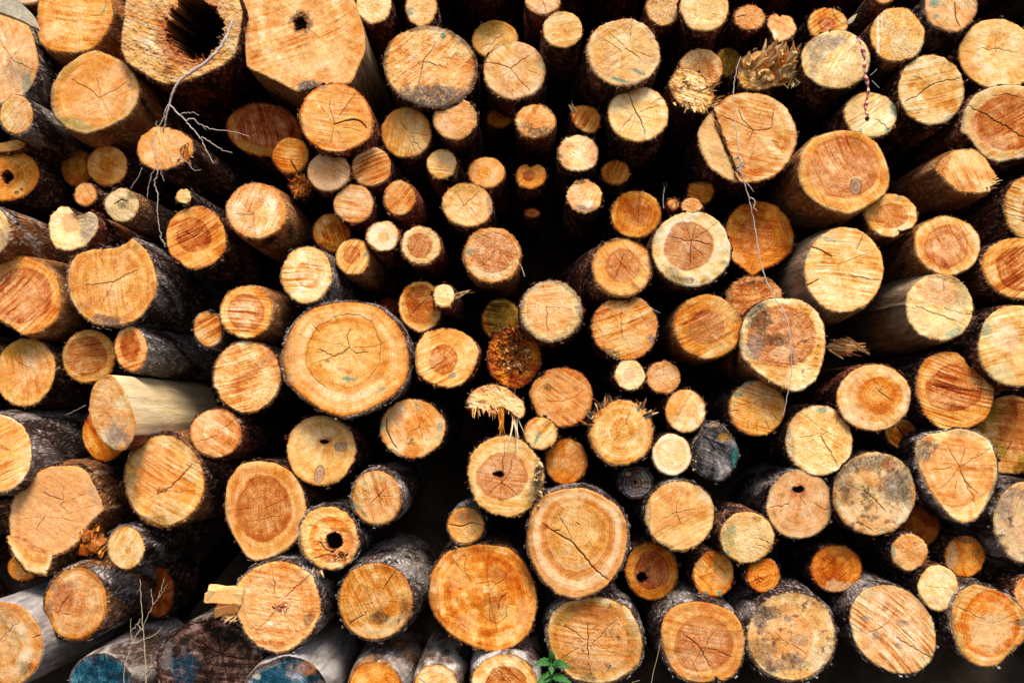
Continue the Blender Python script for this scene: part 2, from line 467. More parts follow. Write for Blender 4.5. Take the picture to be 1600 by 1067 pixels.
def make_log(d):
    rng = np.random.RandomState(int(d['cx']*7+d['cy']*13) % 99991)
    z = d.get('z'); z = rng.uniform(-.02, .02) if z is None else z/100.
    if d.get('o'):
        P = np.array(d['o'], float); d['cx'], d['cy'] = (P.min(0)+P.max(0))/2; d['rx'], d['ry'] = (P.max(0)-P.min(0))/2
    cx, cy = d['cx'], d['cy']; R = math.sqrt(d['rx']*d['ry'])
    mpp = (D+z)/F
    out = d.get('out', False)
    n = int(np.clip(2*math.pi*R*mpp/(.0019 if not out else .02), 40, 720)); nr = max(5, int(R*mpp*1.05/(.0019 if not out else .03)))
    O = outline(d, n, rng)
    h = d.get('h')
    pc = d.get('p') or ((h[0], h[1]) if h else (cx+rng.uniform(-.08, .08)*R, cy+rng.uniform(-.08, .08)*R))
    if d.get('hole') and d['hole'][0][2] > 30: pc = d['hole'][0][:2]
    pc = np.array(pc, float)
    v = O-pc; Rm = np.linalg.norm(v, axis=1).mean()
    t = (np.arange(nr)/(nr-1.))**.92
    jit = 1+ (vn(np.arange(n)*.37, np.zeros(n), 3)[None, :]-.5)*.0
    XY = pc + v[None]*(t[:, None]*jit)[..., None]
    X = XY[..., 0].ravel(); Y = XY[..., 1].ravel(); T = np.repeat(t, n); TH = np.tile(np.arctan2(v[:, 1], v[:, 0]), nr)
    c, disp = paint(X, Y, T, TH, d, rng, Rm, pc)
    # plane of the cut
    tl = d.get('tl') or (rng.uniform(-7, 7), rng.uniform(-7, 7))
    a, b = math.radians(tl[0]), math.radians(tl[1])
    nrm = np.array([math.sin(b), -math.cos(a)*math.cos(b), math.sin(a)]); nrm /= np.linalg.norm(nrm)
    C0 = at(cx, cy, z)
    r = ray(X, Y); tt = ((C0-CAM_P) @ nrm)/(r @ nrm)
    W = CAM_P + r*tt[:, None] + nrm*disp[:, None]
    # keep the deep hole straight along the log
    loc = np.array([C0[0], C0[1], C0[2]-0.0])
    root = empty(d.get('name', 'log'), tuple(loc), d['label'], 'log', GROUP)
    ff, lt = grid_faces(nr, n)
    ff = ff.reshape(-1, 4)[:, ::1].ravel()
    V = W-loc
    VV = [V]; CC = [c]; FF = [ff]; LT = [lt]
    rimp = W.reshape(nr, n, 3)[-1]-loc; ctr = rimp.mean(0)
    # torn fibres round the rim
    rg = d.get('rg', 1.0)
    nf = int(d.get('fib', 1)*Rm*.55*rg) if not out else 0
    if nf:
        clus = rng.rand(4)*n; idx = (clus[rng.randint(4, size=nf)]+rng.randn(nf)*n*.07).astype(int) % n
        idx[::2] = rng.randint(n, size=len(idx[::2]))
        bp = rimp[idx]*.995+ctr*.005; dirs = (rimp[idx]-ctr); dirs /= np.linalg.norm(dirs, axis=1, keepdims=True)
        dirs = dirs*.75+nrm*.35
        sv, sf, sc = slivers(rng, nf, bp, dirs, .004, .015, .0008, [col_of('pale'), col_of(d.get('s', 'tan')), col_of('rust')])
        VV.append(np.array(sv)); CC.append(np.array(sc)); FF.append((np.array(sf)+len(V)).ravel()); LT.append(np.full(len(sf), 4))
    face = mesh_obj('cut_end', np.concatenate(VV), np.concatenate(FF), np.concatenate(LT), M_FACE, root, np.concatenate(CC))
    # the round of the log behind the cut
    bk = BARK[d.get('bk', 'brown')]; bt = d.get('bt', 2.0 if bk[3] != 'b' else .15)*mpp
    nb = int(np.clip(2*math.pi*Rm*mpp/(.006 if not out else .03), 36, 260))
    O2i = (np.arange(nb)*n/nb).astype(int)
    base = rimp[O2i]; rad = base-ctr; rn = rad/np.linalg.norm(rad, axis=1, keepdims=True)
    L = d.get('L', 2.3 + rng.uniform(-.2, .2))
    ys = np.concatenate([[0, .001, .004], np.geomspace(.01, .62, 36 if not out else 8), np.linspace(.75, L, 9)])
    ax = d.get('ax') or (rng.uniform(-.02, .02), rng.uniform(-.02, .02))
    if d.get('ax'): ax = (ax[0]*.7, ax[1]*.7)
    rings = []; cols = []
    th = np.arctan2(rn[:, 2], rn[:, 0]); s0 = rng.rand()*60
    cL = np.array(bk[0]); cD = np.array(bk[1])
    wood = col_of(d.get('s', 'tan'))
    taper = d.get('tp', rng.uniform(.9, 1.0))
    for k, y in enumerate(ys):
        grow = 0 if k == 0 else (bt*(.55 if k == 1 else 1.0))
        rr_ = Rm*mpp
        nz1 = fbm(np.cos(th)*rr_*16+s0, np.sin(th)*rr_*16+y*9, 3)-.5
        nz2 = fbm(np.cos(th)*rr_*60+s0, np.sin(th)*rr_*60+y*22, 6)-.5
        amp = 0 if k == 0 else bk[2]*(min(1, .4+k*.2))
        flare = d.get('fl', 0)*(1-math.exp(-y/.15))
        rgw = grow + amp*(nz1*2.2+nz2*1.4) + flare*mpp
        sc = 1-(1-taper)*y/L
        p = ctr + (base-ctr)*sc + rn*rgw[:, None]
        p = p + np.array([ax[0]*y, y, ax[1]*y])
        if d.get('bow'): p = p + np.array([d['bow'][0], 0, d['bow'][1]])*y*y
        rings.append(p)
        m = sm(.36, .62, fbm(np.cos(th)*rr_*24+s0, np.sin(th)*rr_*24+y*10, 11))
        if bk[3] == 'b': m = .55+.45*m
        cc = cD+(cL-cD)*m[:, None]
        if d.get('pe'):                        # places where the bark is peeled or slashed away
            m2 = sm(.56-.2*d['pe'], .62-.2*d['pe'], fbm(np.cos(th)*rr_*13+s0+9, np.sin(th)*rr_*13+y*7, 21))*math.exp(-y/.35)
            cc = cc*(1-m2[:, None])+np.array([.42, .19, .07])*m2[:, None]
        for sec in d.get('sec', []):           # bare sector: (deg0, deg1, colour)
            dg = (np.degrees(th)-sec[0]) % 360; w_ = (sec[1]-sec[0]) % 360
            ms = (dg < w_).astype(float)
            cc = cc*(1-ms[:, None])+col_of(sec[2])*ms[:, None]
            if k > 0: rings[-1] = rings[-1]-rn*(ms*(bt*.9+amp))[:, None]
        if k == 0: cc = np.tile(wood*.6, (nb, 1))
        if k == 1 and bk[3] != 'b': cc = cc*.5+np.array([.13, .04, .02])*.5
        cc = cc*(.75+.5*vn(np.cos(th)*rr_*90+s0, np.sin(th)*rr_*90+y*6, 41))[:, None]; cols.append(cc)
    rings.append(np.tile(rings[-1].mean(0), (nb, 1))); cols.append(cols[-1])
    BV = np.concatenate(rings); BC = np.concatenate(cols)
    ff, lt = grid_faces(len(rings), nb)
    VV = [BV]; CC = [BC]; FF = [ff]; LT = [lt]
    fl = d.get('flake', 1.0 if bk[3] == 'r' else 0)
    nfk = int(Rm*.35*fl) if not out else 0
    if nfk:                                      # loose bark scales just behind the rim
        sv, sf, sc = [], [], []
        for j in range(nfk):
            i = rng.randint(nb); kk = rng.randint(2, 22); p = rings[kk][i]; e1 = rn[i]
            tdir = np.cross(e1, [0, 1, 0]); tdir /= np.linalg.norm(tdir); w = rng.uniform(.003, .009); l_ = rng.uniform(.006, .022)
            yv = np.array([0, 1., 0]); b0 = len(sv); lift = rng.uniform(.001, .005)
            for (u_, v_, h_) in ((-1, -1, lift), (1, -.8, lift*1.5), (.8, 1, 0), (-.9, 1, 0)):
                q_ = p+tdir*w*u_*rng.uniform(.7, 1.2)+yv*l_*v_*rng.uniform(.7, 1.2)+e1*(h_+.001); sv += [q_, q_-e1*.0015]
            sf += [(b0, b0+2, b0+4, b0+6), (b0+1, b0+7, b0+5, b0+3), (b0, b0+1, b0+3, b0+2), (b0+2, b0+3, b0+5, b0+4), (b0+4, b0+5, b0+7, b0+6), (b0+6, b0+7, b0+1, b0)]
            sc += [cL*rng.uniform(.5, 1.1)]*8
        VV.append(np.array(sv)); CC.append(np.array(sc)); FF.append((np.array(sf)+len(BV)).ravel()); LT.append(np.full(len(sf), 4))
    mesh_obj('bark' if bk[3] != 'b' else 'bare_side', np.concatenate(VV), np.concatenate(FF), np.concatenate(LT), MATS[bk[3]], root, np.concatenate(CC))
    d['root'] = root; d['loc'] = loc; d['zz'] = z
    ROOTS[d.get('id', (cx, cy))] = d
    return root

def shards(d, part, n, region, lean, lmin, lmax, wmin, wmax, cols, seed=1, zoff=0.0, spread=.25, flat=.35, cup=0, blunt=False):
    """a torn end: chunky tapering splinters growing out of region (px ellipse) towards lean (world dir)"""
    rng = np.random.RandomState(seed)
    cx, cy, rx, ry = region
    V, Q, C = [], [], []
    for j in range(n):
        a = rng.rand()*6.283; r = math.sqrt(rng.rand())
        p = at(cx+rx*r*math.cos(a), cy+ry*r*math.sin(a), d['zz']+zoff)-d['loc']
        dr = np.array(lean, float)+rng.randn(3)*spread + np.array([math.cos(a), 0, -math.sin(a)])*r*cup
        dr /= np.linalg.norm(dr); L = rng.uniform(lmin, lmax)*(1-.35*r); w = rng.uniform(wmin, wmax); fl = rng.uniform(flat*.5, flat*1.5)
        s1 = np.cross(dr, rng.randn(3)); s1 /= np.linalg.norm(s1); s2 = np.cross(dr, s1)
        bend = rng.randn(3)*L*.12; col = col_of(cols[rng.randint(len(cols))])*rng.uniform(.75, 1.05); b0 = len(V)
        st = [(-.35, 1.0), (0, 1.0), (.3, .92), (.6, .7), (.85, .4), (1.0, rng.uniform(.02, .25))]
        if blunt: st = [(-.3, 1), (0, 1), (.35, .97), (.7, .92), (.93, .85), (1.0, rng.uniform(.5, .75))]
        for s, ww in st:
            m = p+dr*L*s+bend*max(s, 0)**2
            ww = ww*rng.uniform(.8, 1.2); off = s1*w*rng.uniform(-.15, .15)
            V += [m+off+s1*w*ww+s2*w*fl*ww*.3, m+off+s2*w*fl*ww, m+off-s1*w*ww, m+off-s2*w*fl*ww]
            C += [np.clip(col, .01, .9)**(1+rng.uniform(-.15, .35))]*4
        for q in range(len(st)-1):
            for x in range(4): Q.append((b0+q*4+x, b0+q*4+(x+1) % 4, b0+q*4+4+(x+1) % 4, b0+q*4+4+x))
        e = b0+(len(st)-1)*4; Q.append((e, e+1, e+2, e+3))
    Q = np.array(Q)
    return mesh_obj(part, np.array(V), Q.ravel(), np.full(len(Q), 4), M_FACE, d['root'], np.array(C), smooth=False)

def tube(name, pts, radii, mat, parent=None, origin=None, seg=7, jit=.0, seed=1):
    rng = np.random.RandomState(seed)
    P = np.array(pts, float)
    if len(P) > 2:                                # resample smooth
        k = len(P); u = np.linspace(0, k-1, (k-1)*6+1); i = np.clip(u.astype(int), 0, k-2); f = (u-i)[:, None]
        p0 = P[np.maximum(i-1, 0)]; p1 = P[i]; p2 = P[i+1]; p3 = P[np.minimum(i+2, k-1)]
        P = .5*((2*p1)+(-p0+p2)*f+(2*p0-5*p1+4*p2-p3)*f*f+(-p0+3*p1-3*p2+p3)*f**3)
        P[1:-1] += rng.randn(len(P)-2, 3)*jit
    rad = np.interp(np.linspace(0, 1, len(P)), np.linspace(0, 1, len(radii)), radii)
    T = np.gradient(P, axis=0); T /= np.linalg.norm(T, axis=1, keepdims=True)+1e-9
    up = np.array([.31, .9, .2]); A = np.cross(T, up); A /= np.linalg.norm(A, axis=1, keepdims=True)+1e-9; B = np.cross(T, A)
    th = np.linspace(0, 2*np.pi, seg, endpoint=False)
    V = P[:, None]+rad[:, None, None]*(A[:, None]*np.cos(th)[None, :, None]+B[:, None]*np.sin(th)[None, :, None])
    V = V.reshape(-1, 3)
    if origin is not None: V = V-origin
    ff, lt = grid_faces(len(P), seg)
    ff = np.concatenate([ff, np.arange(seg), np.arange(seg)+(len(P)-1)*seg]); lt = np.concatenate([lt, [seg, seg]])
    return mesh_obj(name, V, ff, lt, mat, parent)
# ---------------------------------------------------------------- the logs, measured from the photograph (photo pixels, z in cm behind the front)
LOGS = []
def G(label, cx=0, cy=0, rx=0, ry=0, **k):
    LOGS.append(dict(label=label, cx=cx, cy=cy, rx=rx, ry=ry, **k))

# ---- upper left
G('large pinkish tan log cut off by the left edge, above the small whitish log', -5, 88, 66, 74, s='pink', s2='tan', rim=('yellow', .1), ck=[(.7, [(-5, 60), (20, 95), (52, 110)]), (.5, [(0, 120), (40, 60)])], nc=2, st=[(42, 130, 9, 16, 'teal', .6)], bk='grey', z=-2, saw=(70, .3))
G('yellowish log with furry worn right side, left of the big hollow log', o=[(57, 40), (62, 66), (80, 79), (118, 83), (148, 73), (168, 48), (176, 22), (168, -15), (150, -38), (110, -42), (65, -20)], s='yellow', s2='tan', fz=.55, st=[(86, 50, 20, 12, 'cream', .6, -30), (163, 15, 3, 12, 'green', .8, 20)], bk='orange', pe=1, fl=14, z=-1, nc=3, p=(118, 30))
G('log end peeking in at the top edge above the yellowish furry log', 44, -15, 27, 23, s='pink', z=1)
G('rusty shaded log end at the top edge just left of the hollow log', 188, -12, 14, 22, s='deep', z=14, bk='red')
G('tan log with wide orange heart streak and greenish rim, below the yellowish furry log', o=[(80, 160), (82, 133), (100, 106), (128, 86), (152, 80), (186, 94), (207, 113), (216, 133), (214, 158), (200, 181), (170, 198), (135, 209), (105, 200), (86, 182)], s='yellow', h=(154, 142, 58, 50, 'peach'), rim=('beige', .08), p=(157, 152), st=[(122, 132, 14, 46, 'orange', .8, 35), (104, 112, 22, 10, 'olive', .7, -40), (120, 195, 30, 10, 'green', .6, 20), (205, 165, 10, 20, 'beige', .7, 20), (160, 100, 40, 9, 'orange', .6, 15), (187, 108, 14, 12, 'pink', .6), (203, 134, 6, 5, 'grey', .8), (170, 122, 14, 12, 'pale', .5)], ck=[(.8, [(112, 125), (140, 140), (157, 155)]), (.7, [(150, 118), (158, 152)]), (.5, [(157, 152), (180, 190)])], nc=1, bk='orange', pe=1, fl=10, z=-3, wob=.5, saw=(-25, .25), fz=.15)
G('small whitish log with grey-blue bark at the left edge below the large pinkish one', 25, 180, 26, 31, s='cream', s2='pink', bk='silver', z=-6, nc=1, ax=(.05, -.02), rim=('tan', .08), bt=3)
G('orange log with a black rotten hole near the left edge', 6, 273, 54, 41, s='orange', s2='deep', hole=[(12, 276, 9, 9, .05)], st=[(12, 275, 17, 17, 'brown', .7), (26, 301, 4, 3, 'rot', .9), (33, 296, 2.5, 2.5, 'rot', .9)], p=(12, 275), z=6, bk='dark')
G('thin yellow sliver of log resting on the holed orange log', o=[(-12, 226), (10, 222), (32, 216), (44, 219), (36, 230), (18, 236), (-12, 238)], s='yellow', z=4, nc=0, bk='brown')
G('tiny dark log end deep in the gap under the orange-hearted tan log', 87, 221, 19, 12, s='rust', z=28, nc=0, bk='dark')
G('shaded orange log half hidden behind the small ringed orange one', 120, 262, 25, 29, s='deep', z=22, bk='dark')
G('small orange log with a faint ringed heart, right of the shaded orange one', 167, 259, 31, 31, s='yellow', s2='orange', h=(166, 257, 11, 11, 'orange'), z=9, bk='dark', nc=1, saw=(20, .3))
G('tiny pale orange log hanging below the small ringed orange log', 133, 304, 17.5, 18, s='tan', z=5, nc=0, bk='brown', fz=.6)
G('big hollow log with a black rotted-out cavity at the top', id='hollow', o=[(196, 0), (191, 50), (190, 78), (200, 98), (222, 113), (244, 126), (262, 131), (300, 124), (342, 106), (366, 86), (374, 50), (378, 20), (366, -12), (330, -45), (240, -50), (205, -30)], s='pale', s2='pink', hole=[(304, 45, 41, 46, .5)], st=[(262, 60, 18, 45, 'rust', .75, -20), (290, 92, 34, 9, 'rust', .7, 10), (262, 112, 7, 20, 'rot', .45), (226, 25, 10, 30, 'orange', .4)], saw=(12, .9), nc=0, ck=[(.5, [(205, 70), (260, 92)]), (.4, [(215, 88), (270, 108)])], rough=.002, z=-8, bk='red', bt=3, ra=.4, rg=1.4)
G('huge five-sided tan log with a black knot hole, top left of centre', id='penta', o=[(376, 14), (382, 60), (386, 103), (410, 116), (440, 131), (466, 143), (500, 134), (547, 130), (560, 104), (571, 76), (567, 42), (553, 2), (540, -40), (470, -62), (395, -45), (378, -10)], s='tan', s2='pale', p=(468, 32), hole=[(469, 37, 9, 9, .03)], st=[(470, 34, 17, 19, 'rot', .95), (482, 136, 18, 12, 'slate', .95), (560, 45, 10, 40, 'orange', .4), (495, 88, 55, 24, 'pale', .6, -15)], saw=(-24, .55), nc=0, ck=[(.35, [(430, 100), (425, 60)]), (.3, [(455, 105), (440, 60)]), (.3, [(480, 110), (462, 60)]), (.35, [(500, 90), (510, 112)]), (.35, [(410, 95), (400, 50)]), (.4, [(530, 70), (548, 110)]), (.4, [(480, 60), (470, 100)])], bk='barewarm', z=-6, ra=.7)
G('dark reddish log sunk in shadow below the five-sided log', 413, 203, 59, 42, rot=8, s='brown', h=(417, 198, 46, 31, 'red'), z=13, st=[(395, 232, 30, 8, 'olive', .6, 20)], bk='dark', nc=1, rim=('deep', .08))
G('torn log with ragged right rim under the dangling twig, left side', id='torn', name='torn_log', o=[(213, 236), (220, 213), (242, 199), (262, 200), (282, 206), (299, 219), (301, 236), (288, 253), (262, 265), (240, 264), (222, 254)], s='peach', s2='pale', st=[(228, 215, 20, 22, 'orange', .6), (290, 240, 10, 12, 'rust', .6)], z=-3, rg=2.2, saw=(75, .5), fz=.5, bk='dark', nc=0, ax=(.22, -.12), L=1.6)
# ---- upper centre left
G('tan log with a curved step crack running right from its pith, against the five-sided log', o=[(468, 176), (479, 150), (500, 135), (527, 130), (553, 139), (573, 160), (583, 188), (580, 212), (560, 228), (535, 237), (508, 236), (484, 222), (471, 203)], s='tan', s2='yellow', p=(522, 194), ck=[(2.2, [(522, 195), (536, 190), (553, 187), (566, 192), (572, 200)]), (.9, [(522, 194), (515, 170), (516, 150)]), (.9, [(530, 180), (545, 160), (554, 148)]), (.6, [(500, 165), (519, 190)]), (.8, [(521, 200), (516, 225)]), (.6, [(535, 200), (565, 205)]), (.4, [(528, 205), (538, 230)])], cut=[], nc=0, st=[(506, 138, 4, 7, 'teal', .5), (545, 205, 26, 16, 'yellow', .6)], z=-9, bk='red', rim=('orange', .05))
G('small orange log with a V-shaped notch at its foot, above the splintered tuft', 454, 243, 28, 27, s='orange', s2='yellow', saw=(8, .8), ck=[(2.4, [(454, 251), (460, 262), (466, 272)])], nc=0, z=3, bk='orange')
G('pinkish sawn log between the notched small log and the coarse-sawn orange one', 513, 269, 33, 31, s='pink', saw=(28, .7), nc=0, z=-4, bk='brown', h=(513, 268, 8, 8, 'peach'))
G('coarse-sawn orange log with reddish bark, below the step-cracked log', 580, 261, 31, 31, s='tan', saw=(-22, 1.2), nc=0, z=-2, bk='red', fl=6, h=(580, 258, 9, 9, 'peach'))
G('large furry log with a grey crescent stain along its bottom', 672, 104, 75, 63, rot=12, s='tan', s2='pale', fz=.9, rg=1.6, rim=('mould', .07), st=[(672, 152, 62, 19, 'slate', .92, 2), (722, 60, 24, 16, 'mould', .7, 35), (693, 56, 5, 5, 'teal', .9), (686, 48, 3, 3, 'teal', .7)], p=(660, 97), ck=[(1.0, [(680, 68), (662, 95), (655, 130)]), (.8, [(660, 97), (698, 106)]), (.5, [(700, 90), (698, 106)]), (.4, [(640, 88), (620, 80)])], nc=1, z=-6, bk='dark', ra=.5)
G('small furry pale log at the top edge beside the five-sided log', 584, 8, 28, 29, s='pale', s2='cream', fz=.9, rg=2, nc=0, z=-2, bk='red', saw=(30, .6))
G('small log with a teal smear at the top edge, above the furry grey-stained one', 658, 11, 24, 30, s='tan', s2='pale', fz=.7, rg=1.8, st=[(641, 19, 6, 7, 'teal', .7)], nc=1, z=2, bk='brown')
G('olive-topped log half hidden behind the pale cracked log, upper centre', 774, 62, 35, 29, s='yellow', z=12, st=[(765, 44, 26, 14, 'olive', .8)], ck=[(.6, [(750, 78), (785, 55)])], nc=2, bk='dark')
G('pale round log with branching cracks, right of the grey-stained furry log', 805, 111, 48, 46, s='pale', s2='pink', p=(798, 108), ck=[(.9, [(760, 99), (780, 101), (798, 108), (812, 97), (825, 88)]), (.7, [(798, 108), (815, 130), (828, 142)]), (.7, [(800, 140), (801, 155)]), (.4, [(825, 110), (845, 118)])], nc=1, fz=.4, z=-4, bk='brown', rim=('tan', .08))
G('log with painted shade on its orange left half and pale cracked lower right, below the grey-stained one', 635, 208, 38, 39, s='yellow', st=[(610, 200, 26, 40, 'orange', .6), (653, 220, 20, 24, 'pale', .8), (637, 178, 6, 5, 'teal', .5), (665, 210, 7, 14, 'rust', .6)], p=(638, 208), ck=[(.6, [(636, 205), (626, 190)]), (.8, [(642, 212), (660, 240)]), (.7, [(642, 208), (666, 212)]), (.6, [(640, 215), (650, 243)])], nc=2, z=0, bk='brown', rg=1.4)  # orange and pale patches paint a shadow edge across the end
G('pink-white log with a small round heart and teal upper rim, upper centre', 711, 185, 33.5, 33, s='pink', h=(713, 182, 13, 13, 'peach'), saw=(10, .5), st=[(716, 157, 11, 3, 'teal', .7), (690, 167, 4, 5, 'teal', .4)], nc=1, z=-5, bk='brown', rim=('cream', .05), rg=1.4)
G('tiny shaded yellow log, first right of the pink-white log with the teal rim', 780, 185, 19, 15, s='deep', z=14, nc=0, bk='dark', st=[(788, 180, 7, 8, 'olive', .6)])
G('small upright-looking log with black mould along its lower edge, upper centre', 837, 190, 30.5, 26, s='tan', fz=.8, st=[(840, 206, 26, 9, 'mould', .8), (822, 196, 10, 8, 'mould', .5), (820, 180, 12, 12, 'orange', .5)], nc=0, z=-2, bk='brown', rg=2, pe=.3)
G('small pale log with saw lines, below the pink-white teal-rimmed log', 690, 256, 23, 23.5, s='pale', h=(688, 257, 6, 6, 'peach'), saw=(5, .8), nc=0, z=1, bk='red', pe=.8, fl=6, rg=1.5)
G('small tan log with an orange heart beside the row of narrow vertical stubs', 760, 270, 28, 24, s='tan', h=(757, 270, 11, 10, 'orange'), nc=1, z=4, bk='brown', rim=('yellow', .1))
G('oval log with painted olive shade on top and barky right side, below the orange-hearted small one', 730, 321, 40, 34, rot=10, s='pale', s2='peach', rim=('tan', .12), st=[(735, 292, 36, 10, 'olive', .75), (765, 315, 5, 22, 'grey', .7), (694, 322, 4, 5, 'green', .7), (712, 300, 6, 3, 'green', .7, 50)], p=(724, 322), ck=[(.7, [(724, 322), (740, 308), (748, 300)]), (.6, [(724, 322), (716, 305)]), (.5, [(722, 325), (728, 345)]), (.5, [(735, 325), (745, 340)])], nc=1, z=1, bk='brown', rg=1.8)  # olive along the top is shade put into the colour
# ---- upper centre right
G('small pink log end cut off by the top edge above the tall narrow log', 848, 2, 27, 22, s='pink', nc=1, z=-1, bk='red', ck=[(.7, [(848, 0), (853, 22)])])
G('narrow pale orange log whose long brown underside shows, top centre', 879, 47, 31, 29, s='pale', saw=(-8, .5), fz=.5, nc=0, z=-9, bk='brown', h=(878, 45, 7, 7, 'tan'))
G('large pale log with two teal paint strokes near its lower edge', 974, 82, 57, 54, s='pale', s2='pink', fz=.55, p=(978, 76), ck=[(.8, [(978, 76), (992, 86), (1000, 92)]), (.7, [(984, 60), (988, 30)]), (.6, [(970, 80), (940, 60)]), (.5, [(972, 86), (968, 112)])], st=[(999, 113, 10, 3, 'teal', .9, 25), (970, 126, 13, 3, 'teal', .9, 15), (958, 122, 7, 2.5, 'teal', .5, 15)], nc=2, z=-10, bk='brown', rg=2, rim=('pink', .05), fl=5)
G('small pale log at the top edge, left of its larger pale neighbour, right of centre', 1036, 14, 27, 27, s='pale', s2='pink', fz=.8, nc=0, z=-1, bk='red', rg=1.6)
G('pale furry log at the top edge between two smaller ones', 1100, 14, 37, 37, s='pale', fz=.9, nc=0, z=-5, bk='red', rg=1.4, st=[(1072, 20, 4, 7, 'white', .5)])
G('small furry peach log with whiskery rim near the top edge', 1171, 28, 24, 19, s='peach', fz=.9, ck=[(1, [(1152, 27), (1166, 24)])], nc=0, z=1, bk='red', rg=2.8, fib=2)
G('small drop-shaped pink log just above the shredded stump', o=[(1200, 40), (1203, 26), (1213, 22), (1219, 27), (1225, 24), (1238, 30), (1245, 46), (1236, 58), (1220, 66), (1210, 63), (1207, 52)], s='pink', s2='pale', st=[(1208, 56, 5, 8, 'white', .7)], nc=0, z=0, bk='brown', rg=1.6, ax=(-.05, 0))
G('furry tan log half hidden behind the broken flaky end', 1096, 108, 34, 31, s='tan', s2='pale', fz=1, nc=0, z=2, bk='brown', rg=2)
G('broken log with pale flaky torn end, above the split big log', id='flaky', name='broken_log', o=[(1046, 128), (1056, 111), (1075, 108), (1092, 114), (1102, 126), (1108, 138), (1116, 150), (1112, 163), (1100, 176), (1082, 172), (1062, 163), (1050, 148)], s='pale', s2='cream', saw=(15, 1.2), fz=.8, rough=.003, ck=[(1.8, [(1092, 145), (1104, 138), (1112, 132)])], nc=0, z=-5, bk='brown', rg=3, fib=2)
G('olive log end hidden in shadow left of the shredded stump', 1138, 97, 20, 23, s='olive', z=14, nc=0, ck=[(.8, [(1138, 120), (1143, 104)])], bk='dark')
G('shredded stump bursting into orange splinters, upper right', id='shred', name='shredded_log', o=[(1152, 118), (1158, 95), (1180, 82), (1210, 78), (1240, 84), (1254, 100), (1248, 122), (1225, 132), (1190, 140), (1162, 136)], s='pale', rough=.003, fz=1, nc=0, z=1, bk='brown', rg=3)
G('pale yellow log with dark star cracks, left of the split big log', 997, 178, 46, 43, s='pale', s2='cream', p=(993, 178), ck=[(1.3, [(978, 138), (985, 155), (993, 175), (1002, 190), (1008, 212)]), (.8, [(988, 180), (972, 200), (963, 210)]), (.9, [(1018, 163), (1038, 150)]), (.6, [(1000, 175), (1030, 165)]), (.5, [(985, 172), (965, 165)])], nc=1, saw=(15, .4), z=-6, bk='brown', rg=1.6, fl=4, fib=1.6)
G('small orange log with a splinter sticking from its upper left', id='spike', o=[(896, 190), (893, 172), (902, 166), (915, 165), (930, 170), (939, 184), (936, 200), (925, 208), (910, 205)], s='orange', s2='tan', saw=(-60, .9), nc=0, z=2, bk='brown')
G('small pale fuzzy log with a rusty right edge, below the splinter-tipped orange one', 903, 240, 31.5, 29, s='pink', s2='cream', fz=.9, st=[(928, 240, 7, 15, 'rust', .5), (874, 245, 5, 3, 'rot', .9), (905, 258, 9, 5, 'green', .4)], nc=0, z=-3, bk='dark', rg=2)
G('small yellow log with a notch on top and dark round heart, centre top', o=[(807, 275), (812, 261), (822, 257), (829, 262), (840, 257), (851, 264), (853, 278), (845, 290), (828, 296), (812, 289)], s='orange', h=(826, 275, 9, 9, 'red'), nc=0, z=5, bk='dark')
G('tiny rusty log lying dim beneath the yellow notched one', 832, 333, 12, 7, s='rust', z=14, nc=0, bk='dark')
G('small orange-yellow log with flecks, right of the fuzzy pale ones', 962, 270, 21.5, 19, s='deep', s2='orange', fz=.7, nc=0, z=8, bk='dark', rg=1.5)
G('stubby pinkish log with a grey knot on top and black lower edge', 913, 307, 27, 26, s='pink', s2='cream', fz=1, st=[(903, 283, 12, 5, 'mould', .85), (915, 325, 15, 6, 'grey', .8), (920, 318, 8, 7, 'white', .7)], nc=0, z=-5, bk='dark', rg=2.5)
G('orange log with a darker round heart behind the stubby knotted one', 993, 335, 39, 36, s='orange', s2='deep', h=(998, 333, 22, 20, 'brown'), p=(999, 333), ck=[(.8, [(1000, 302), (998, 320), (998, 348)])], nc=2, z=5, bk='dark', rg=1.5)
G('big log split by a gaping curved crack, with a pale streak, upper right', id='split_big', o=[(1091, 208), (1097, 190), (1113, 172), (1125, 160), (1140, 150), (1168, 145), (1200, 150), (1228, 168), (1243, 198), (1244, 222), (1233, 252), (1213, 273), (1188, 283), (1160, 285), (1140, 280), (1112, 262), (1096, 236)], s='tan', s2='pale', p=(1177, 204), saw=(14, .6), ck=[(3.4, [(1117, 181), (1124, 196), (1128, 215), (1134, 232), (1143, 246), (1148, 262), (1156, 276)]), (1, [(1177, 204), (1160, 188), (1153, 172)]), (.9, [(1177, 204), (1205, 200), (1209, 170)]), (.8, [(1177, 204), (1170, 220)]), (.5, [(1178, 220), (1172, 260)])], cut=[(1152, 276, 1117, 178, .012, 'pale')], st=[(1208, 232, 32, 5, 'cream', .85, 42), (1158, 180, 14, 4, 'cream', .7, 55), (1154, 252, 9, 12, 'rust', .5), (1100, 205, 6, 30, 'brown', .35, 15)], nc=2, z=-6, bk='dark', rim=('orange', .04), rg=1.6)
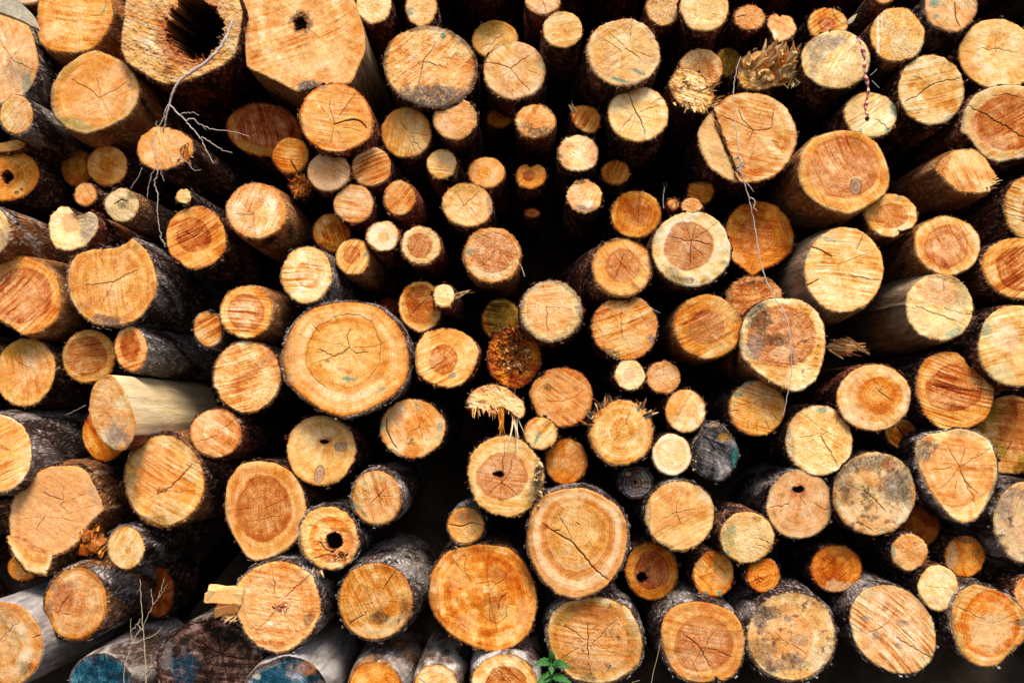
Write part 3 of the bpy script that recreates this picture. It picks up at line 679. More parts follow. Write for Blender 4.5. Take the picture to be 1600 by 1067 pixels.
# ---- upper right
G('orange log with a round brown heart, peeking over the grey-stained log', 1294, 38, 31, 24, s='yellow', s2='orange', h=(1292, 38, 14, 11, 'red'), ck=[(.9, [(1300, 17), (1306, 30), (1312, 36)])], nc=0, z=8, bk='dark')
G('pale log with streaky grey mould on its upper left, right of the shredded stump', 1306, 93, 53, 46, s='cream', s2='beige', fz=.5, st=[(1288, 68, 36, 14, 'grey', .7, -10), (1274, 88, 20, 11, 'grey', .65, 25), (1270, 110, 8, 20, 'grey', .5), (1358, 100, 4, 10, 'green', .7)], saw=(-60, .7), p=(1305, 95), ck=[(.7, [(1345, 62), (1325, 82)]), (.5, [(1310, 95), (1320, 93)])], nc=1, z=-5, bk='brown')
G('olive-tan furry log with white sap drips, near the top right', 1402, 55, 42, 43, s='yellow', s2='beige', fz=.9, st=[(1372, 55, 2.2, 36, 'white', .9), (1378, 32, 1.6, 12, 'white', .8), (1411, 32, 3, 14, 'cream', .6)], nc=0, z=-6, bk='brown', rg=1.8, pe=.3)
G('pink log with teal blotches and a vertical groove at the top edge', 1486, 10, 40, 39, s='pink', s2='beige', st=[(1460, 4, 10, 9, 'teal', .7), (1463, 26, 5, 4, 'teal', .7), (1512, 8, 6, 6, 'teal', .4)], ck=[(1.4, [(1492, 5), (1494, 30), (1500, 42)])], nc=0, z=-3, bk='grey', rg=1.6)
G('sliver of a log end at the top edge, left of the teal-blotched pink log', 1382, -10, 18, 16, s='peach', z=2, nc=0)
G('big pale tan log at the right edge near the top', 1560, 86, 61, 54, rot=15, s='yellow', s2='cream', st=[(1580, 88, 26, 20, 'cream', .6), (1520, 90, 14, 34, 'tan', .5)], p=(1556, 82), ck=[(.6, [(1525, 78), (1560, 76), (1590, 82)]), (.5, [(1556, 60), (1556, 82)])], fz=.5, nc=2, z=-1, bk='brown')
G('yellowish log crossed by a wavy diagonal crack, lower left of the big pale right-edge log', 1456, 141, 51, 53, s='yellow', s2='cream', saw=(-14, .7), ck=[(1.2, [(1412, 160), (1432, 152), (1452, 135), (1470, 128), (1500, 123)]), (.6, [(1478, 92), (1470, 115)])], st=[(1484, 183, 15, 4, 'teal', .6, -30), (1502, 155, 3, 5, 'green', .5), (1473, 150, 3, 13, 'tan', .7)], nc=1, z=-4, bk='brown', rg=1.6, fl=5)
G('pale log with teal rim marks where the striped tape hangs', 1360, 180, 40.5, 36, s='cream', s2='beige', st=[(1395, 170, 5, 15, 'teal', .7, -15), (1387, 203, 5, 3, 'teal', .9), (1344, 205, 4, 4, 'teal', .7), (1365, 212, 20, 4, 'green', .4)], p=(1355, 186), hole=[(1355, 186, 3.5, 3.5, .02)], ck=[(1, [(1368, 186), (1390, 203)]), (.5, [(1340, 200), (1352, 190)])], nc=1, z=-2, bk='brown', rg=2, fib=2)
G('big brownish log with a long straight diagonal crack, at the right edge', o=[(1502, 205), (1508, 172), (1526, 147), (1555, 135), (1595, 134), (1635, 150), (1655, 190), (1640, 225), (1612, 244), (1585, 248), (1562, 253), (1540, 245), (1522, 225), (1512, 212)], s='beige', s2='yellow', h=(1580, 192, 58, 46, 'brown'), rim=('beige', .08), ck=[(1.3, [(1512, 165), (1550, 185), (1602, 216)]), (.8, [(1550, 150), (1572, 147), (1592, 153)])], st=[(1572, 158, 22, 12, 'rust', .5, -25), (1520, 205, 12, 18, 'pink', .5), (1550, 225, 30, 14, 'pink', .4)], nc=1, z=-5, saw=(-28, .4), bk='brown')
G('sliver of dark red log wedged left of the big brownish right-edge log', 1505, 216, 17, 22, s='red', rim=('olive', .2), z=10, nc=0, bk='dark')
G('big log with wide brown heart and one grey knot, right of the gaping split log', o=[(1248, 278), (1251, 243), (1272, 216), (1308, 205), (1345, 207), (1370, 225), (1383, 248), (1390, 280), (1382, 304), (1352, 324), (1325, 334), (1290, 325), (1262, 304)], s='yellow', s2='tan', h=(1318, 262, 54, 49, 'heart'), p=(1322, 262), kn=[(1337, 292, 9, 12, 0)], st=[(1338, 279, 8, 4, 'cream', .8), (1340, 296, 4, 6, 'grey', .8), (1300, 325, 22, 4, 'rot', .3, 10)], saw=(62, .4), nc=2, z=-7, bk='orange', fz=.35, bl=.6, pe=.6, fl=5)
G('small log torn at its right tip, with orange bark on its left', id='tip', name='torn_log', o=[(1463, 266), (1472, 248), (1492, 236), (1522, 234), (1540, 248), (1556, 275), (1552, 285), (1546, 299), (1528, 302), (1503, 300), (1482, 287)], s='pale', s2='peach', saw=(68, .8), st=[(1545, 290, 12, 10, 'cream', .8), (1510, 290, 20, 8, 'rust', .4, 15), (1475, 258, 8, 18, 'rust', .7, 25)], nc=0, z=-6, bk='orange', pe=1, rg=2.5, fl=8)
# ---- middle left
G('whitish log end cut by the left edge, long peeling grey and orange bark', -22, 362, 37, 40, s='cream', s2='beige', st=[(8, 385, 12, 20, 'grey', .6)], z=-10, bk='silver', pe=1, nc=1, bt=4, fl=5)
G('pale log with a bitten-out notch on top and grey right side', o=[(75, 356), (79, 337), (92, 325), (107, 324), (114, 332), (119, 338), (130, 335), (140, 331), (151, 338), (153, 354), (145, 370), (132, 384), (112, 391), (90, 388), (79, 374)], s='cream', h=(110, 348, 14, 15, 'pink'), p=(110, 350), st=[(140, 352, 15, 28, 'grey', .75, 15), (122, 336, 14, 7, 'mould', .8)], nc=1, z=-5, bk='red', pe=.5, rg=1.8)
G('small beige log with a moldy cracked centre, right of the notched grey-sided one', 190, 321, 27, 26, s='beige', s2='cream', st=[(190, 316, 12, 9, 'mould', .6, -20), (210, 305, 14, 7, 'mould', .7, 30)], ck=[(1.2, [(178, 320), (190, 312), (198, 315)])], nc=1, z=-3, bk='grey', pe=.9, ax=(.08, -.02))
G('thin pale-ended stick log with grey bark slanting right, under the twig', 286, 307, 12, 11.5, s='cream', nc=0, z=-4, bk='grey', rg=2.2, ax=(.22, -.08), L=1.2, bt=1, saw=(0, 1))
G('orange sawn log with a round brown heart, below the thin stick', 306, 371, 46.5, 49, s='yellow', s2='tan', h=(303, 367, 26, 27, 'brown'), saw=(-28, 1.0), p=(303, 370), ck=[(.7, [(290, 363), (303, 370), (318, 357)]), (.8, [(330, 358), (348, 340)]), (.5, [(303, 370), (310, 385)])], nc=1, z=-3, bk='brown', rg=1.3)
G('big pinkish furry log with peeled orange edge on its right', 400, 330, 47, 44, s='pink', s2='pale', fz=.7, rim=('orange', .05), st=[(445, 325, 9, 32, 'orange', .8)], p=(395, 335), ck=[(.5, [(375, 337), (395, 335)]), (.5, [(395, 335), (400, 370)]), (.4, [(395, 335), (405, 310)])], nc=5, z=-5, bk='orange', pe=.6, fl=8, rg=2)
G('big tan log with peaked top and grey-purple bark on its right', id='peak', o=[(105, 438), (109, 414), (121, 398), (140, 391), (165, 389), (186, 387), (198, 380), (207, 373), (216, 380), (228, 392), (240, 415), (245, 442), (240, 466), (215, 499), (186, 508), (150, 506), (124, 489), (110, 465)], s='tan', s2='yellow', p=(177, 441), ck=[(.9, [(135, 446), (160, 443), (177, 441), (195, 430), (215, 423)]), (.6, [(155, 400), (163, 418)]), (.6, [(177, 441), (170, 462)]), (.4, [(177, 425), (180, 400)]), (.4, [(190, 445), (205, 455)])], st=[(165, 500, 38, 8, 'slate', .8, 8), (212, 388, 4, 10, 'green', .5), (130, 480, 14, 10, 'mould', .35)], saw=(85, .4), nc=2, z=-5, bk='silver', bt=3, rg=1.5)
G('slim slab of wood leaning on the peaked big log', o=[(104, 428), (110, 402), (118, 391), (131, 393), (126, 404), (114, 425), (108, 434)], s='tan', z=-1, nc=0, bk='brown')
G('big left-edge log with a large off-centre brown heart and flaky orange bark', o=[(-30, 450), (-12, 412), (15, 400), (38, 402), (66, 412), (86, 432), (95, 466), (89, 497), (62, 519), (36, 523), (12, 507), (-12, 492)], s='yellow', s2='tan', h=(34, 462, 47, 45, 'heart'), st=[(18, 430, 16, 12, 'rust', .45)], saw=(-45, .8), nc=1, z=-4, bk='orange', pe=1, fl=9, rg=1.6)
G('small orange sawn log between the tan peaked log and the pink-hearted one', 325, 515, 22.5, 27, rot=-10, s='tan', s2='orange', saw=(-30, 1.2), nc=0, z=-1, bk='silver')
G('yellow-rimmed log with a wide pink sawn heart and peeled bark beside it', 385, 488, 41, 41, s='yellow', s2='pale', h=(383, 488, 29, 29, 'heart'), saw=(4, 1.1), nc=1, z=-4, bk='orange', pe=.5, fl=10, rg=1.5, st=[(393, 450, 6, 3, 'green', .3)])
G('left-edge log with an olive, shade-painted upper rim and pinkish orange centre', 40, 581, 46, 54, rot=12, s='yellow', h=(46, 578, 34, 40, 'peach'), st=[(30, 545, 46, 15, 'olive', .75, -12), (6, 580, 12, 28, 'orange', .6)], saw=(80, .5), ck=[(.6, [(28, 567), (52, 577)])], nc=1, z=1, bk='dark', rg=1.6)  # olive and orange at the upper left paint shade on the face
G('orange log with a thin yellow rim and large heart, right of the olive-rimmed one', 138, 557, 42, 41, rot=-30, s='yellow', h=(135, 556, 32, 33, 'brown'), fz=.3, nc=0, z=3, bk='dark', rg=1.4, st=[(135, 518, 20, 4, 'olive', .6)])
G('small log with deep brown heart and long barky side, above the pale split log', 205, 545, 25, 35, rot=-5, s='tan', h=(204, 540, 15, 25, 'brown'), st=[(202, 552, 8, 12, 'rust', .5), (226, 520, 6, 10, 'cream', .6)], nc=1, z=-2, bk='silver', fl=3, rg=2, ax=(.04, 0))
G('split log showing its long flat pale inner wood, left of centre', id='half', name='split_log', o=[(138, 640), (142, 611), (151, 595), (166, 586), (176, 587), (188, 602), (198, 622), (208, 645), (212, 664), (207, 686), (196, 702), (180, 704), (162, 692), (146, 667)], s='beige', s2='tan', st=[(185, 680, 22, 24, 'grey', .8), (165, 645, 14, 34, 'brown', .35, -15), (165, 590, 9, 4, 'rot', .6)], p=(172, 640), nc=0, fz=.3, z=-16, bk='split', bow=(0, 0), tp=.98, ax=(.02, .0), L=1.1, tl=(0, -14), sec=[(-105, -38, (.12, .035, .02)), (-260, -105, (.12, .035, .02))])
G('orange log mostly hidden under the pale split log', 163, 676, 34, 43, s='deep', s2='orange', z=4, nc=0, bk='dark')
G('big left-edge log with long cracked grey-brown bark', -8, 709, 58, 61, s='yellow', s2='peach', st=[(10, 690, 14, 10, 'tan', .6), (6, 700, 10, 3, 'rust', .7, 20), (35, 760, 30, 5, 'grey', .5, -40)], rim=('white', .03), nc=0, z=-10, bk='silver', bt=4, rg=1.8, fl=6)
G('furry tan log with a diagonal orange stripe of painted shade, left of the biggest ringed log', 386, 589, 54, 57, s='tan', s2='pale', fz=.9, saw=(-18, .8), st=[(395, 580, 62, 11, 'rust', .6, -42), (420, 545, 22, 10, 'rust', .4, 30)], nc=0, z=-4, bk='dark', rim=('mould', .04), rg=1.6)  # rust streaks are a shadow painted across the face
G('pinkish oval log tucked under the far end of the pale split log', 337, 677, 40, 37, s='pink', s2='tan', ck=[(.7, [(347, 670), (368, 655)]), (.6, [(310, 690), (340, 680)])], rim=('orange', .06), nc=1, z=-5, bk='red', fl=8, st=[(327, 650, 5, 10, 'cream', .7, -20)])
G('big log with rusty cracked centre and mouldy yellow rim, orange slashes on its bark', 256, 750, 61, 70, rot=-8, s='yellow', s2='beige', h=(252, 742, 37, 46, 'peach'), p=(255, 765), ck=[(1.3, [(300, 725), (280, 748), (258, 768)]), (1.1, [(255, 766), (245, 772), (250, 760)]), (.5, [(258, 768), (232, 778)])], st=[(254, 766, 9, 4, 'rust', .9), (205, 770, 12, 34, 'mould', .5), (240, 813, 30, 8, 'mould', .6), (212, 715, 12, 20, 'mould', .25), (275, 710, 12, 12, 'yellow', .6)], nc=1, z=-7, bk='brown', bt=4, pe=.5, rg=1.3, fl=6)
G('big cracked orange-pink log with a broken-out lower right corner', id='corner', name='broken_log', o=[(8, 815), (12, 786), (30, 756), (50, 740), (75, 730), (108, 728), (128, 736), (140, 757), (151, 780), (154, 798), (140, 812), (127, 828), (118, 845), (98, 862), (82, 868), (72, 896), (45, 893), (26, 872), (12, 846)], s='yellow', s2='peach', h=(84, 803, 68, 66, (.72, .36, .16)), p=(64, 808), ck=[(.9, [(60, 770), (80, 778), (93, 782), (94, 760)]), (.7, [(95, 784), (88, 790), (100, 800)]), (.5, [(105, 782), (130, 772)]), (.5, [(120, 796), (145, 789)]), (.6, [(64, 808), (50, 830)]), (.4, [(95, 812), (115, 818)]), (.5, [(100, 835), (115, 845)])], st=[(76, 762, 24, 24, 'rust', .6), (22, 815, 6, 20, 'rust', .6), (148, 778, 12, 24, 'grey', .8, -35), (62, 790, 50, 2, 'cream', .4, 32)], cut=[(19, 840, 80, 866, .018, 'peach')], nc=2, z=-9, bk='brown', bt=4, fl=4, saw=(30, .3), pe=.5, rg=2.2, fib=1.6)
G('small orange log end below the broken-cornered log', 36, 886, 24, 21, s='orange', s2='yellow', z=0, nc=0, bk='dark')
G('small pale round log sitting on the reddish barky log, lower left', 196, 856, 29, 34, s='pale', rim=('peach', .06), nc=1, z=-13, bk='grey', bt=3, ck=[(.5, [(196, 860), (212, 842)])], h=(200, 860, 5, 5, 'orange'), flake=1)
G('reddish-faced log with thick cracked blue-grey bark, lower left', 118, 943, 48, 56, rot=12, s='orange', s2='peach', h=(120, 940, 40, 48, 'peach'), st=[(100, 935, 24, 30, 'red', .75, 20), (78, 955, 8, 20, 'mould', .6), (85, 918, 6, 5, 'teal', .4)], ck=[(.9, [(88, 958), (100, 940), (112, 925)]), (.9, [(98, 958), (108, 960)])], nc=1, z=-11, bk='grey', bt=5, rim=('yellow', .06), fl=6, rg=1.4, pe=.15)
G('pale cracked log in the bottom left corner with smooth grey wood above', 2, 1008, 65, 66, s='tan', s2='beige', rim=('yellow', .06), st=[(10, 960, 20, 30, 'rust', .4, -20), (38, 1045, 10, 16, 'mould', .6, 20)], ck=[(1, [(66, 990), (50, 997)]), (.6, [(0, 1000), (30, 970)])], nc=1, z=-14, bk='bluegrey', bt=2, fl=4)
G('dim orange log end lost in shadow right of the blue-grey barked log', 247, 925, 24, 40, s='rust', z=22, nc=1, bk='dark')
G('teal-painted log at the bottom edge, leftmost of the blue ones', 156, 1072, 50, 51, s=(.012, .075, .11), s2=(.01, .05, .085), rim=('grey', .07), fz=.4, nc=2, bl=1, z=-12, bk='pale', bt=1, saw=(85, .5), fl=4, ra=.6)
G('dark weathered log with star cracks and blue left side, bottom edge', id='star', o=[(245, 1040), (258, 1005), (285, 982), (320, 969), (352, 970), (385, 988), (401, 1010), (408, 1050), (390, 1090), (320, 1105), (265, 1095)], s='char', s2='rot', p=(345, 1022), st=[(282, 1045, 26, 30, 'blue', .5), (262, 1030, 10, 30, 'grey', .7)], ck=[(1.6, [(345, 1022), (340, 985)]), (1.5, [(345, 1022), (375, 990)]), (1.4, [(345, 1022), (390, 1030)]), (1.4, [(345, 1022), (355, 1060)]), (1.4, [(345, 1022), (305, 1000), (285, 990)]), (1.2, [(345, 1022), (310, 1035)])], nc=4, z=-6, bk='grey', bt=5, bl=1, rg=1.6)
G('pink log with a splintered centre knot and broken chips on its left', id='chips', o=[(366, 935), (374, 908), (398, 887), (430, 877), (462, 882), (486, 898), (497, 925), (500, 955), (490, 982), (470, 1003), (455, 1014), (432, 1019), (405, 1010), (385, 990), (371, 962)], s='peach', s2='pink', rim=('yellow', .09), p=(436, 940), hole=[], st=[(440, 947, 14, 5, 'red', .85, -25), (430, 952, 8, 3, 'cream', .8, -20), (482, 970, 9, 13, 'mould', .7, 20), (470, 900, 12, 6, 'mould', .3, 30), (425, 1005, 25, 5, 'rust', .6, 5)], ck=[(1, [(425, 893), (430, 928)]), (1, [(445, 932), (465, 915), (485, 897)]), (.7, [(400, 985), (430, 955)]), (.5, [(455, 960), (462, 990)])], nc=1, z=-9, bk='silver', bt=3, fl=6, rg=2, rough=.0012)
G('blue-stained log at the bottom edge under smooth blue-grey wood', 447, 1088, 66, 63, s=(.015, .06, .085), s2='grey', rim=('char', .10), st=[(430, 1055, 30, 16, 'blue', .8), (480, 1045, 20, 10, 'brown', .5), (400, 1056, 8, 5, 'white', .5)], bl=1, nc=1, z=-10, bk='bluegrey', bt=1, fl=4)
# ---- lower left centre
G('big orange-brown oval log with off-centre ringed heart, lower left', o=[(351, 785), (356, 752), (375, 727), (400, 721), (430, 724), (455, 738), (472, 765), (478, 795), (473, 828), (455, 852), (430, 868), (402, 876), (385, 868), (366, 838), (354, 812)], s='tan', s2='yellow', h=(412, 796, 42, 54, 'brown'), p=(412, 795), rim=('yellow', .10), ck=[(.6, [(395, 815), (440, 805)]), (.5, [(415, 760), (413, 790)]), (.4, [(392, 815), (392, 830)]), (.5, [(420, 800), (435, 830)])], nc=2, z=-3, bk='brown', fz=.15, saw=(85, .2))
G('small log with a round black hole and gnarled bark, lower left', id='holed', o=[(468, 842), (470, 820), (482, 802), (500, 793), (520, 792), (540, 801), (553, 818), (560, 845), (553, 868), (540, 882), (520, 889), (500, 886), (482, 872), (472, 858)], s='pale', s2='peach', p=(520, 844), h=(517, 840, 33, 33, 'orange'), rim=('pale', .12), hole=[(521, 845, 12, 13, .10)], st=[(512, 838, 16, 18, 'cream', .6), (520, 872, 28, 9, 'rust', .8), (548, 850, 9, 22, 'red', .6)], ck=[(1.8, [(500, 846), (508, 858), (520, 862), (533, 852)]), (1.2, [(490, 872), (510, 866), (528, 870)])], nc=1, z=-7, bk='grey', bt=4, rg=2.4, rough=.002)
G('log with teal lines on its left rim and smooth grey bark, left of centre', 588, 778, 39, 42.5, s='peach', s2='pale', st=[(553, 790, 4, 10, 'teal', .8, -30), (590, 818, 10, 3, 'teal', .8), (567, 800, 3, 16, 'green', .7, -38), (570, 755, 6, 5, 'green', .5)], p=(591, 775), ck=[(.8, [(583, 757), (591, 775), (580, 785)]), (.8, [(591, 775), (602, 762)]), (.7, [(591, 775), (600, 785)]), (.5, [(575, 765), (560, 775)])], nc=1, z=-6, bk='silver', bt=3, rg=1.4, rim=('peach', .05), fl=4)
G('pale yellow log with two oval knots and a small torn hole', 502, 704, 53, 55, s='pale', s2='yellow', p=(507, 693), ra=1.5, kn=[(532, 698, 9, 6.5, 5), (499, 741, 7.5, 13, 12)], hole=[(507, 690, 6, 3, .02)], st=[(507, 690, 14, 7, 'rust', .7, -25), (540, 662, 10, 8, 'green', .3), (480, 668, 10, 8, 'tan', .7)], ck=[(.6, [(507, 700), (506, 720)])], nc=1, z=-2, bk='red', bt=2, fz=.2, rg=1.5, saw=(-30, .15))
G('biggest round log with a ring-shaped crack around its pith', id='biggest', o=[(441, 560), (448, 530), (465, 500), (490, 482), (525, 474), (555, 473), (590, 481), (618, 505), (632, 530), (638, 560), (634, 592), (616, 616), (590, 632), (560, 645), (535, 650), (505, 641), (475, 620), (450, 595)], s='tan', s2='yellow', h=(538, 552, 60, 56, 'yellow'), p=(546, 543), ck=[(.9, [(495, 512), (480, 540), (478, 570), (490, 590), (508, 605)]), (.9, [(583, 505), (595, 535), (592, 570), (575, 592)]), (.7, [(495, 512), (530, 492), (560, 492), (583, 505)]), (1, [(546, 543), (535, 553), (520, 557), (498, 545)]), (1, [(546, 543), (542, 525), (547, 515)]), (1, [(546, 543), (556, 552), (575, 550)]), (.8, [(500, 520), (488, 508)]), (.6, [(538, 600), (543, 625)]), (.6, [(520, 592), (517, 625)]), (.5, [(556, 598), (565, 620)])], st=[(542, 592, 13, 4, 'teal', .8, 5), (596, 608, 14, 5, 'teal', .5, -25), (520, 572, 22, 9, 'cream', .6, 15), (538, 579, 13, 3, 'red', .8, 18), (511, 563, 4, 3, 'red', .8), (455, 590, 7, 12, 'teal', .3), (628, 585, 7, 22, 'orange', .5), (465, 560, 12, 50, 'peach', .5)], nc=6, z=-8, bk='grey', bt=5, rg=1, fz=.2, saw=(-10, .15), rim=('orange', .05))
G('log with orange and teal streaks and a crumbling lower left edge', 644, 670, 50.5, 46, s='peach', s2='orange', p=(655, 667), ck=[(1.8, [(604, 652), (604, 672), (612, 690), (620, 700)]), (.8, [(612, 702), (630, 716)]), (.6, [(655, 667), (640, 675)]), (.6, [(655, 667), (658, 655)]), (.6, [(655, 667), (662, 690)])], st=[(607, 655, 12, 22, 'olive', .5), (652, 634, 5, 9, 'teal', .6, -30), (597, 666, 5, 6, 'teal', .7), (687, 667, 4, 6, 'teal', .7), (686, 685, 4, 6, 'teal', .7), (625, 662, 7, 26, 'rust', .4), (670, 690, 20, 14, 'pale', .5), (610, 700, 14, 8, 'pale', .6)], nc=3, z=-3, bk='dark', rg=2.2, mo=.12)
G('pale yellow log with a small brown heart and flat upper right, beside the biggest log', o=[(648, 565), (652, 538), (665, 520), (690, 514), (715, 516), (733, 526), (748, 546), (744, 565), (735, 585), (720, 600), (700, 605), (672, 598), (655, 585)], s='yellow', s2='pale', h=(693, 562, 22, 23, 'brown'), saw=(-28, .9), ck=[(.9, [(668, 580), (695, 563)]), (.5, [(695, 563), (695, 545)])], st=[(707, 586, 7, 5, 'grey', .7), (680, 560, 10, 10, 'pink', .4)], nc=1, z=-5, bk='red', rg=1.5)
G('coarsely sawn pale log with a faint heart and dark barky side, left of centre', 479, 430, 40, 44, rot=8, s='pale', s2='cream', h=(484, 428, 24, 23, 'peach'), saw=(4, 1.2), ra=1.2, nc=0, z=-4, bk='grey', rg=2.2, fl=5)
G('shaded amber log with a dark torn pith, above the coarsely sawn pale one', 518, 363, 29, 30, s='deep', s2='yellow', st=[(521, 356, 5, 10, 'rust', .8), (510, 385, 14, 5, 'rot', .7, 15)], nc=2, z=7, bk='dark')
G('small yellow log with a teal dab and a jagged brown heart', 551, 402, 25.5, 28, s='yellow', h=(550, 399, 14, 15, 'brown'), st=[(571, 398, 4, 4, 'teal', .8)], nc=1, z=0, bk='orange', rg=1.5, pe=.4, fl=5)
G('pale log striped with fine saw lines, in the cluster of small logs', 552, 319, 31, 30, s='pink', s2='pale', h=(553, 316, 9, 8, 'peach'), saw=(6, 1.2), nc=0, z=-2, bk='red')
G('sawn orange log right of the finely striped pale one', 624, 310, 24.5, 27, s='tan', s2='pale', saw=(-50, 1.1), nc=0, z=-3, bk='red', fl=6, st=[(601, 311, 3, 4, 'green', .5)])
G('small pale log with crisp growth rings, left of the jagged-heart log', 598, 370, 25, 23.5, s='pale', s2='yellow', ra=2.4, nc=0, z=-2, bk='red', rg=1.6, fz=.2, saw=(0, .1), pe=.3, fl=4)
G('small pale log with a torn jagged brown heart, upper left of centre', 658, 384, 30.5, 29, s='pale', h=(655, 384, 20, 20, 'heart'), fz=.7, st=[(655, 384, 17, 16, 'brown', .3)], nc=0, z=-3, bk='red', rg=2.4, fib=1.8)
G('rough tan log with a wide ringed heart and shaggy bark below it', 768, 399, 45, 43, s='tan', s2='pale', h=(772, 394, 36, 33, 'heart'), ra=1.4, fz=.8, st=[(733, 395, 5, 4, 'teal', .7), (730, 388, 4, 3, 'green', .7), (745, 368, 6, 3, 'green', .6), (742, 422, 12, 12, 'cream', .4)], ck=[(.4, [(772, 394), (765, 370)])], nc=2, z=-7, bk='orange', pe=.9, rg=2.8, fib=2)
G('orange log with a deep amber heart, partly behind a small pale stub', 657, 479, 33, 39, s='orange', s2='yellow', h=(658, 476, 24, 30, 'brown'), p=(657, 476), saw=(-5, .6), ck=[(.6, [(645, 490), (657, 476), (670, 465)]), (.5, [(657, 476), (648, 462)])], nc=1, z=4, bk='dark', rg=1.8)
G('small pale stub with a twig sticking out of its reddish bark', id='stub', o=[(677, 462), (680, 450), (690, 445), (702, 447), (709, 456), (708, 470), (701, 480), (688, 480), (680, 473)], s='cream', s2='pale', p=(694, 462), ra=1.8, nc=1, z=-7, bk='red', rg=1.8, pe=.3, fl=4)
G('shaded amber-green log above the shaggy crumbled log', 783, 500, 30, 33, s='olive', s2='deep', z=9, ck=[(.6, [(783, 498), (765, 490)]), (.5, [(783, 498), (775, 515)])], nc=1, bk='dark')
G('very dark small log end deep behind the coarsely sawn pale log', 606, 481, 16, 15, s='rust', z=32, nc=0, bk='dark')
G('log end filled with shredded brown crumbs and chips, centre', id='crumb', name='rotten_log', o=[(760, 560), (766, 535), (778, 520), (800, 515), (825, 518), (840, 535), (845, 555), (840, 580), (825, 598), (803, 606), (783, 600), (768, 585)], s='deep', s2='rust', st=[(803, 552, 26, 28, 'rot', .75), (800, 530, 30, 14, 'rot', .4)], rough=.005, nc=0, z=2, bk='dark', rg=2.5, p=(803, 555))
G('mushroom-shaped torn log stub with hanging fibres, centre', id='mush', name='torn_log', o=[(729, 630), (735, 615), (750, 604), (770, 600), (790, 606), (806, 618), (816, 627), (819, 645), (812, 654), (798, 643), (786, 636), (772, 638), (760, 642), (745, 638), (735, 640)], s='pale', s2='cream', p=(776, 622), saw=(10, .6), st=[(760, 607, 26, 6, 'red', .6, -12), (800, 616, 18, 5, 'red', .6, 32), (757, 628, 6, 4, 'rust', .7), (800, 634, 16, 10, 'cream', .7)], fz=.6, rough=.002, nc=0, z=-8, bk='red', rg=2.6, fib=2.5, ck=[(1.4, [(776, 604), (782, 612)])], L=.5)
G('pale log with a reddish heart hole and mossy black right rim, centre', id='mossy', o=[(731, 742), (735, 715), (750, 694), (775, 683), (800, 682), (822, 692), (840, 714), (850, 740), (846, 768), (828, 795), (800, 808), (775, 804), (750, 790), (736, 768)], s='pale', s2='cream', h=(784, 744, 38, 38, 'heart'), p=(784, 755), hole=[(778, 741, 8, 4, .03)], st=[(778, 741, 15, 7, 'red', .8, -12), (838, 765, 10, 34, 'mould', .8, 15), (842, 730, 6, 20, 'mould', .6, -15), (825, 788, 12, 12, 'olive', .6)], ck=[(1, [(788, 690), (786, 730), (784, 755)]), (.9, [(784, 755), (796, 740), (800, 715)]), (.7, [(784, 755), (765, 770)]), (.7, [(784, 755), (800, 765), (810, 775)]), (.5, [(784, 755), (780, 780)])], nc=1, z=-8, bk='brown', rg=2.6)
G('tiny log with an orange top half and a dark gash, centre', 728, 821, 28, 28.5, s='yellow', st=[(728, 806, 25, 12, 'rust', .7), (740, 800, 6, 4, 'green', .6), (722, 806, 3, 8, 'teal', .5, 35)], ck=[(1.6, [(702, 819), (722, 822), (738, 816), (752, 820)])], nc=0, z=-2, bk='silver', bt=3)
G('huge amber log with a swirled knot and dark ring band, bottom centre', id='amber', o=[(670, 925), (675, 895), (692, 868), (720, 854), (760, 851), (795, 857), (820, 880), (835, 915), (838, 950), (828, 985), (805, 1008), (775, 1017), (740, 1010), (705, 990), (682, 965), (672, 945)], s='orange', s2='yellow', h=(757, 928, 72, 70, 'orange'), rim=('yellow', .06), p=(762, 924), ck=[(.8, [(728, 870), (725, 890), (735, 908)]), (.6, [(735, 925), (745, 912), (770, 908), (788, 925)]), (1.1, [(792, 925), (780, 940), (778, 952)]), (.7, [(765, 950), (765, 968), (778, 975), (792, 962), (790, 945)]), (.6, [(752, 960), (765, 972)]), (.5, [(700, 900), (706, 925)]), (.5, [(695, 960), (715, 965)]), (.5, [(720, 975), (735, 985)])], st=[(775, 948, 22, 22, 'mould', .35), (760, 920, 9, 6, 'cream', .7), (775, 895, 16, 14, 'green', .25), (715, 905, 18, 18, 'pale', .35), (730, 970, 18, 16, 'pale', .35), (815, 965, 16, 26, 'pale', .4), (775, 900, 50, 6, 'rust', .3), (683, 930, 5, 50, 'rust', .5, -6), (820, 895, 8, 36, 'rust', .5, -25), (725, 866, 40, 7, 'rust', .5, -18)], nc=7, z=-2, bk='brown', bt=3, fz=.15, saw=(80, .15), bl=1)  # rust along the upper rim puts shade into the face colour
G('orange log with black speckled mould at its foot and silvery bark, bottom left of centre', 586, 940, 58, 60, s='orange', s2='yellow', p=(590, 938), h=(590, 938, 17, 16, 'tan'), rim=('brown', .06), ck=[(1.2, [(598, 922), (612, 900), (620, 888)]), (1.1, [(573, 955), (545, 978)]), (.6, [(527, 930), (545, 932)]), (.4, [(600, 940), (620, 940)])], st=[(592, 965, 18, 12, 'mould', .8), (585, 985, 35, 7, 'cream', .6, 3), (632, 950, 8, 18, 'mould', .6), (618, 970, 18, 9, 'beige', .7, -30), (612, 895, 30, 8, 'rust', .4, 25)], nc=1, z=-6, bk='silver', bt=3, fl=12, mo=.15, fz=.3)
G('orange-faced log with pale silvery bark at the bottom edge, left of centre', 586, 1075, 40, 40, s='orange', s2='yellow', rim=('brown', .05), nc=0, z=-7, bk='pale', bt=3, fl=9, pe=.1)
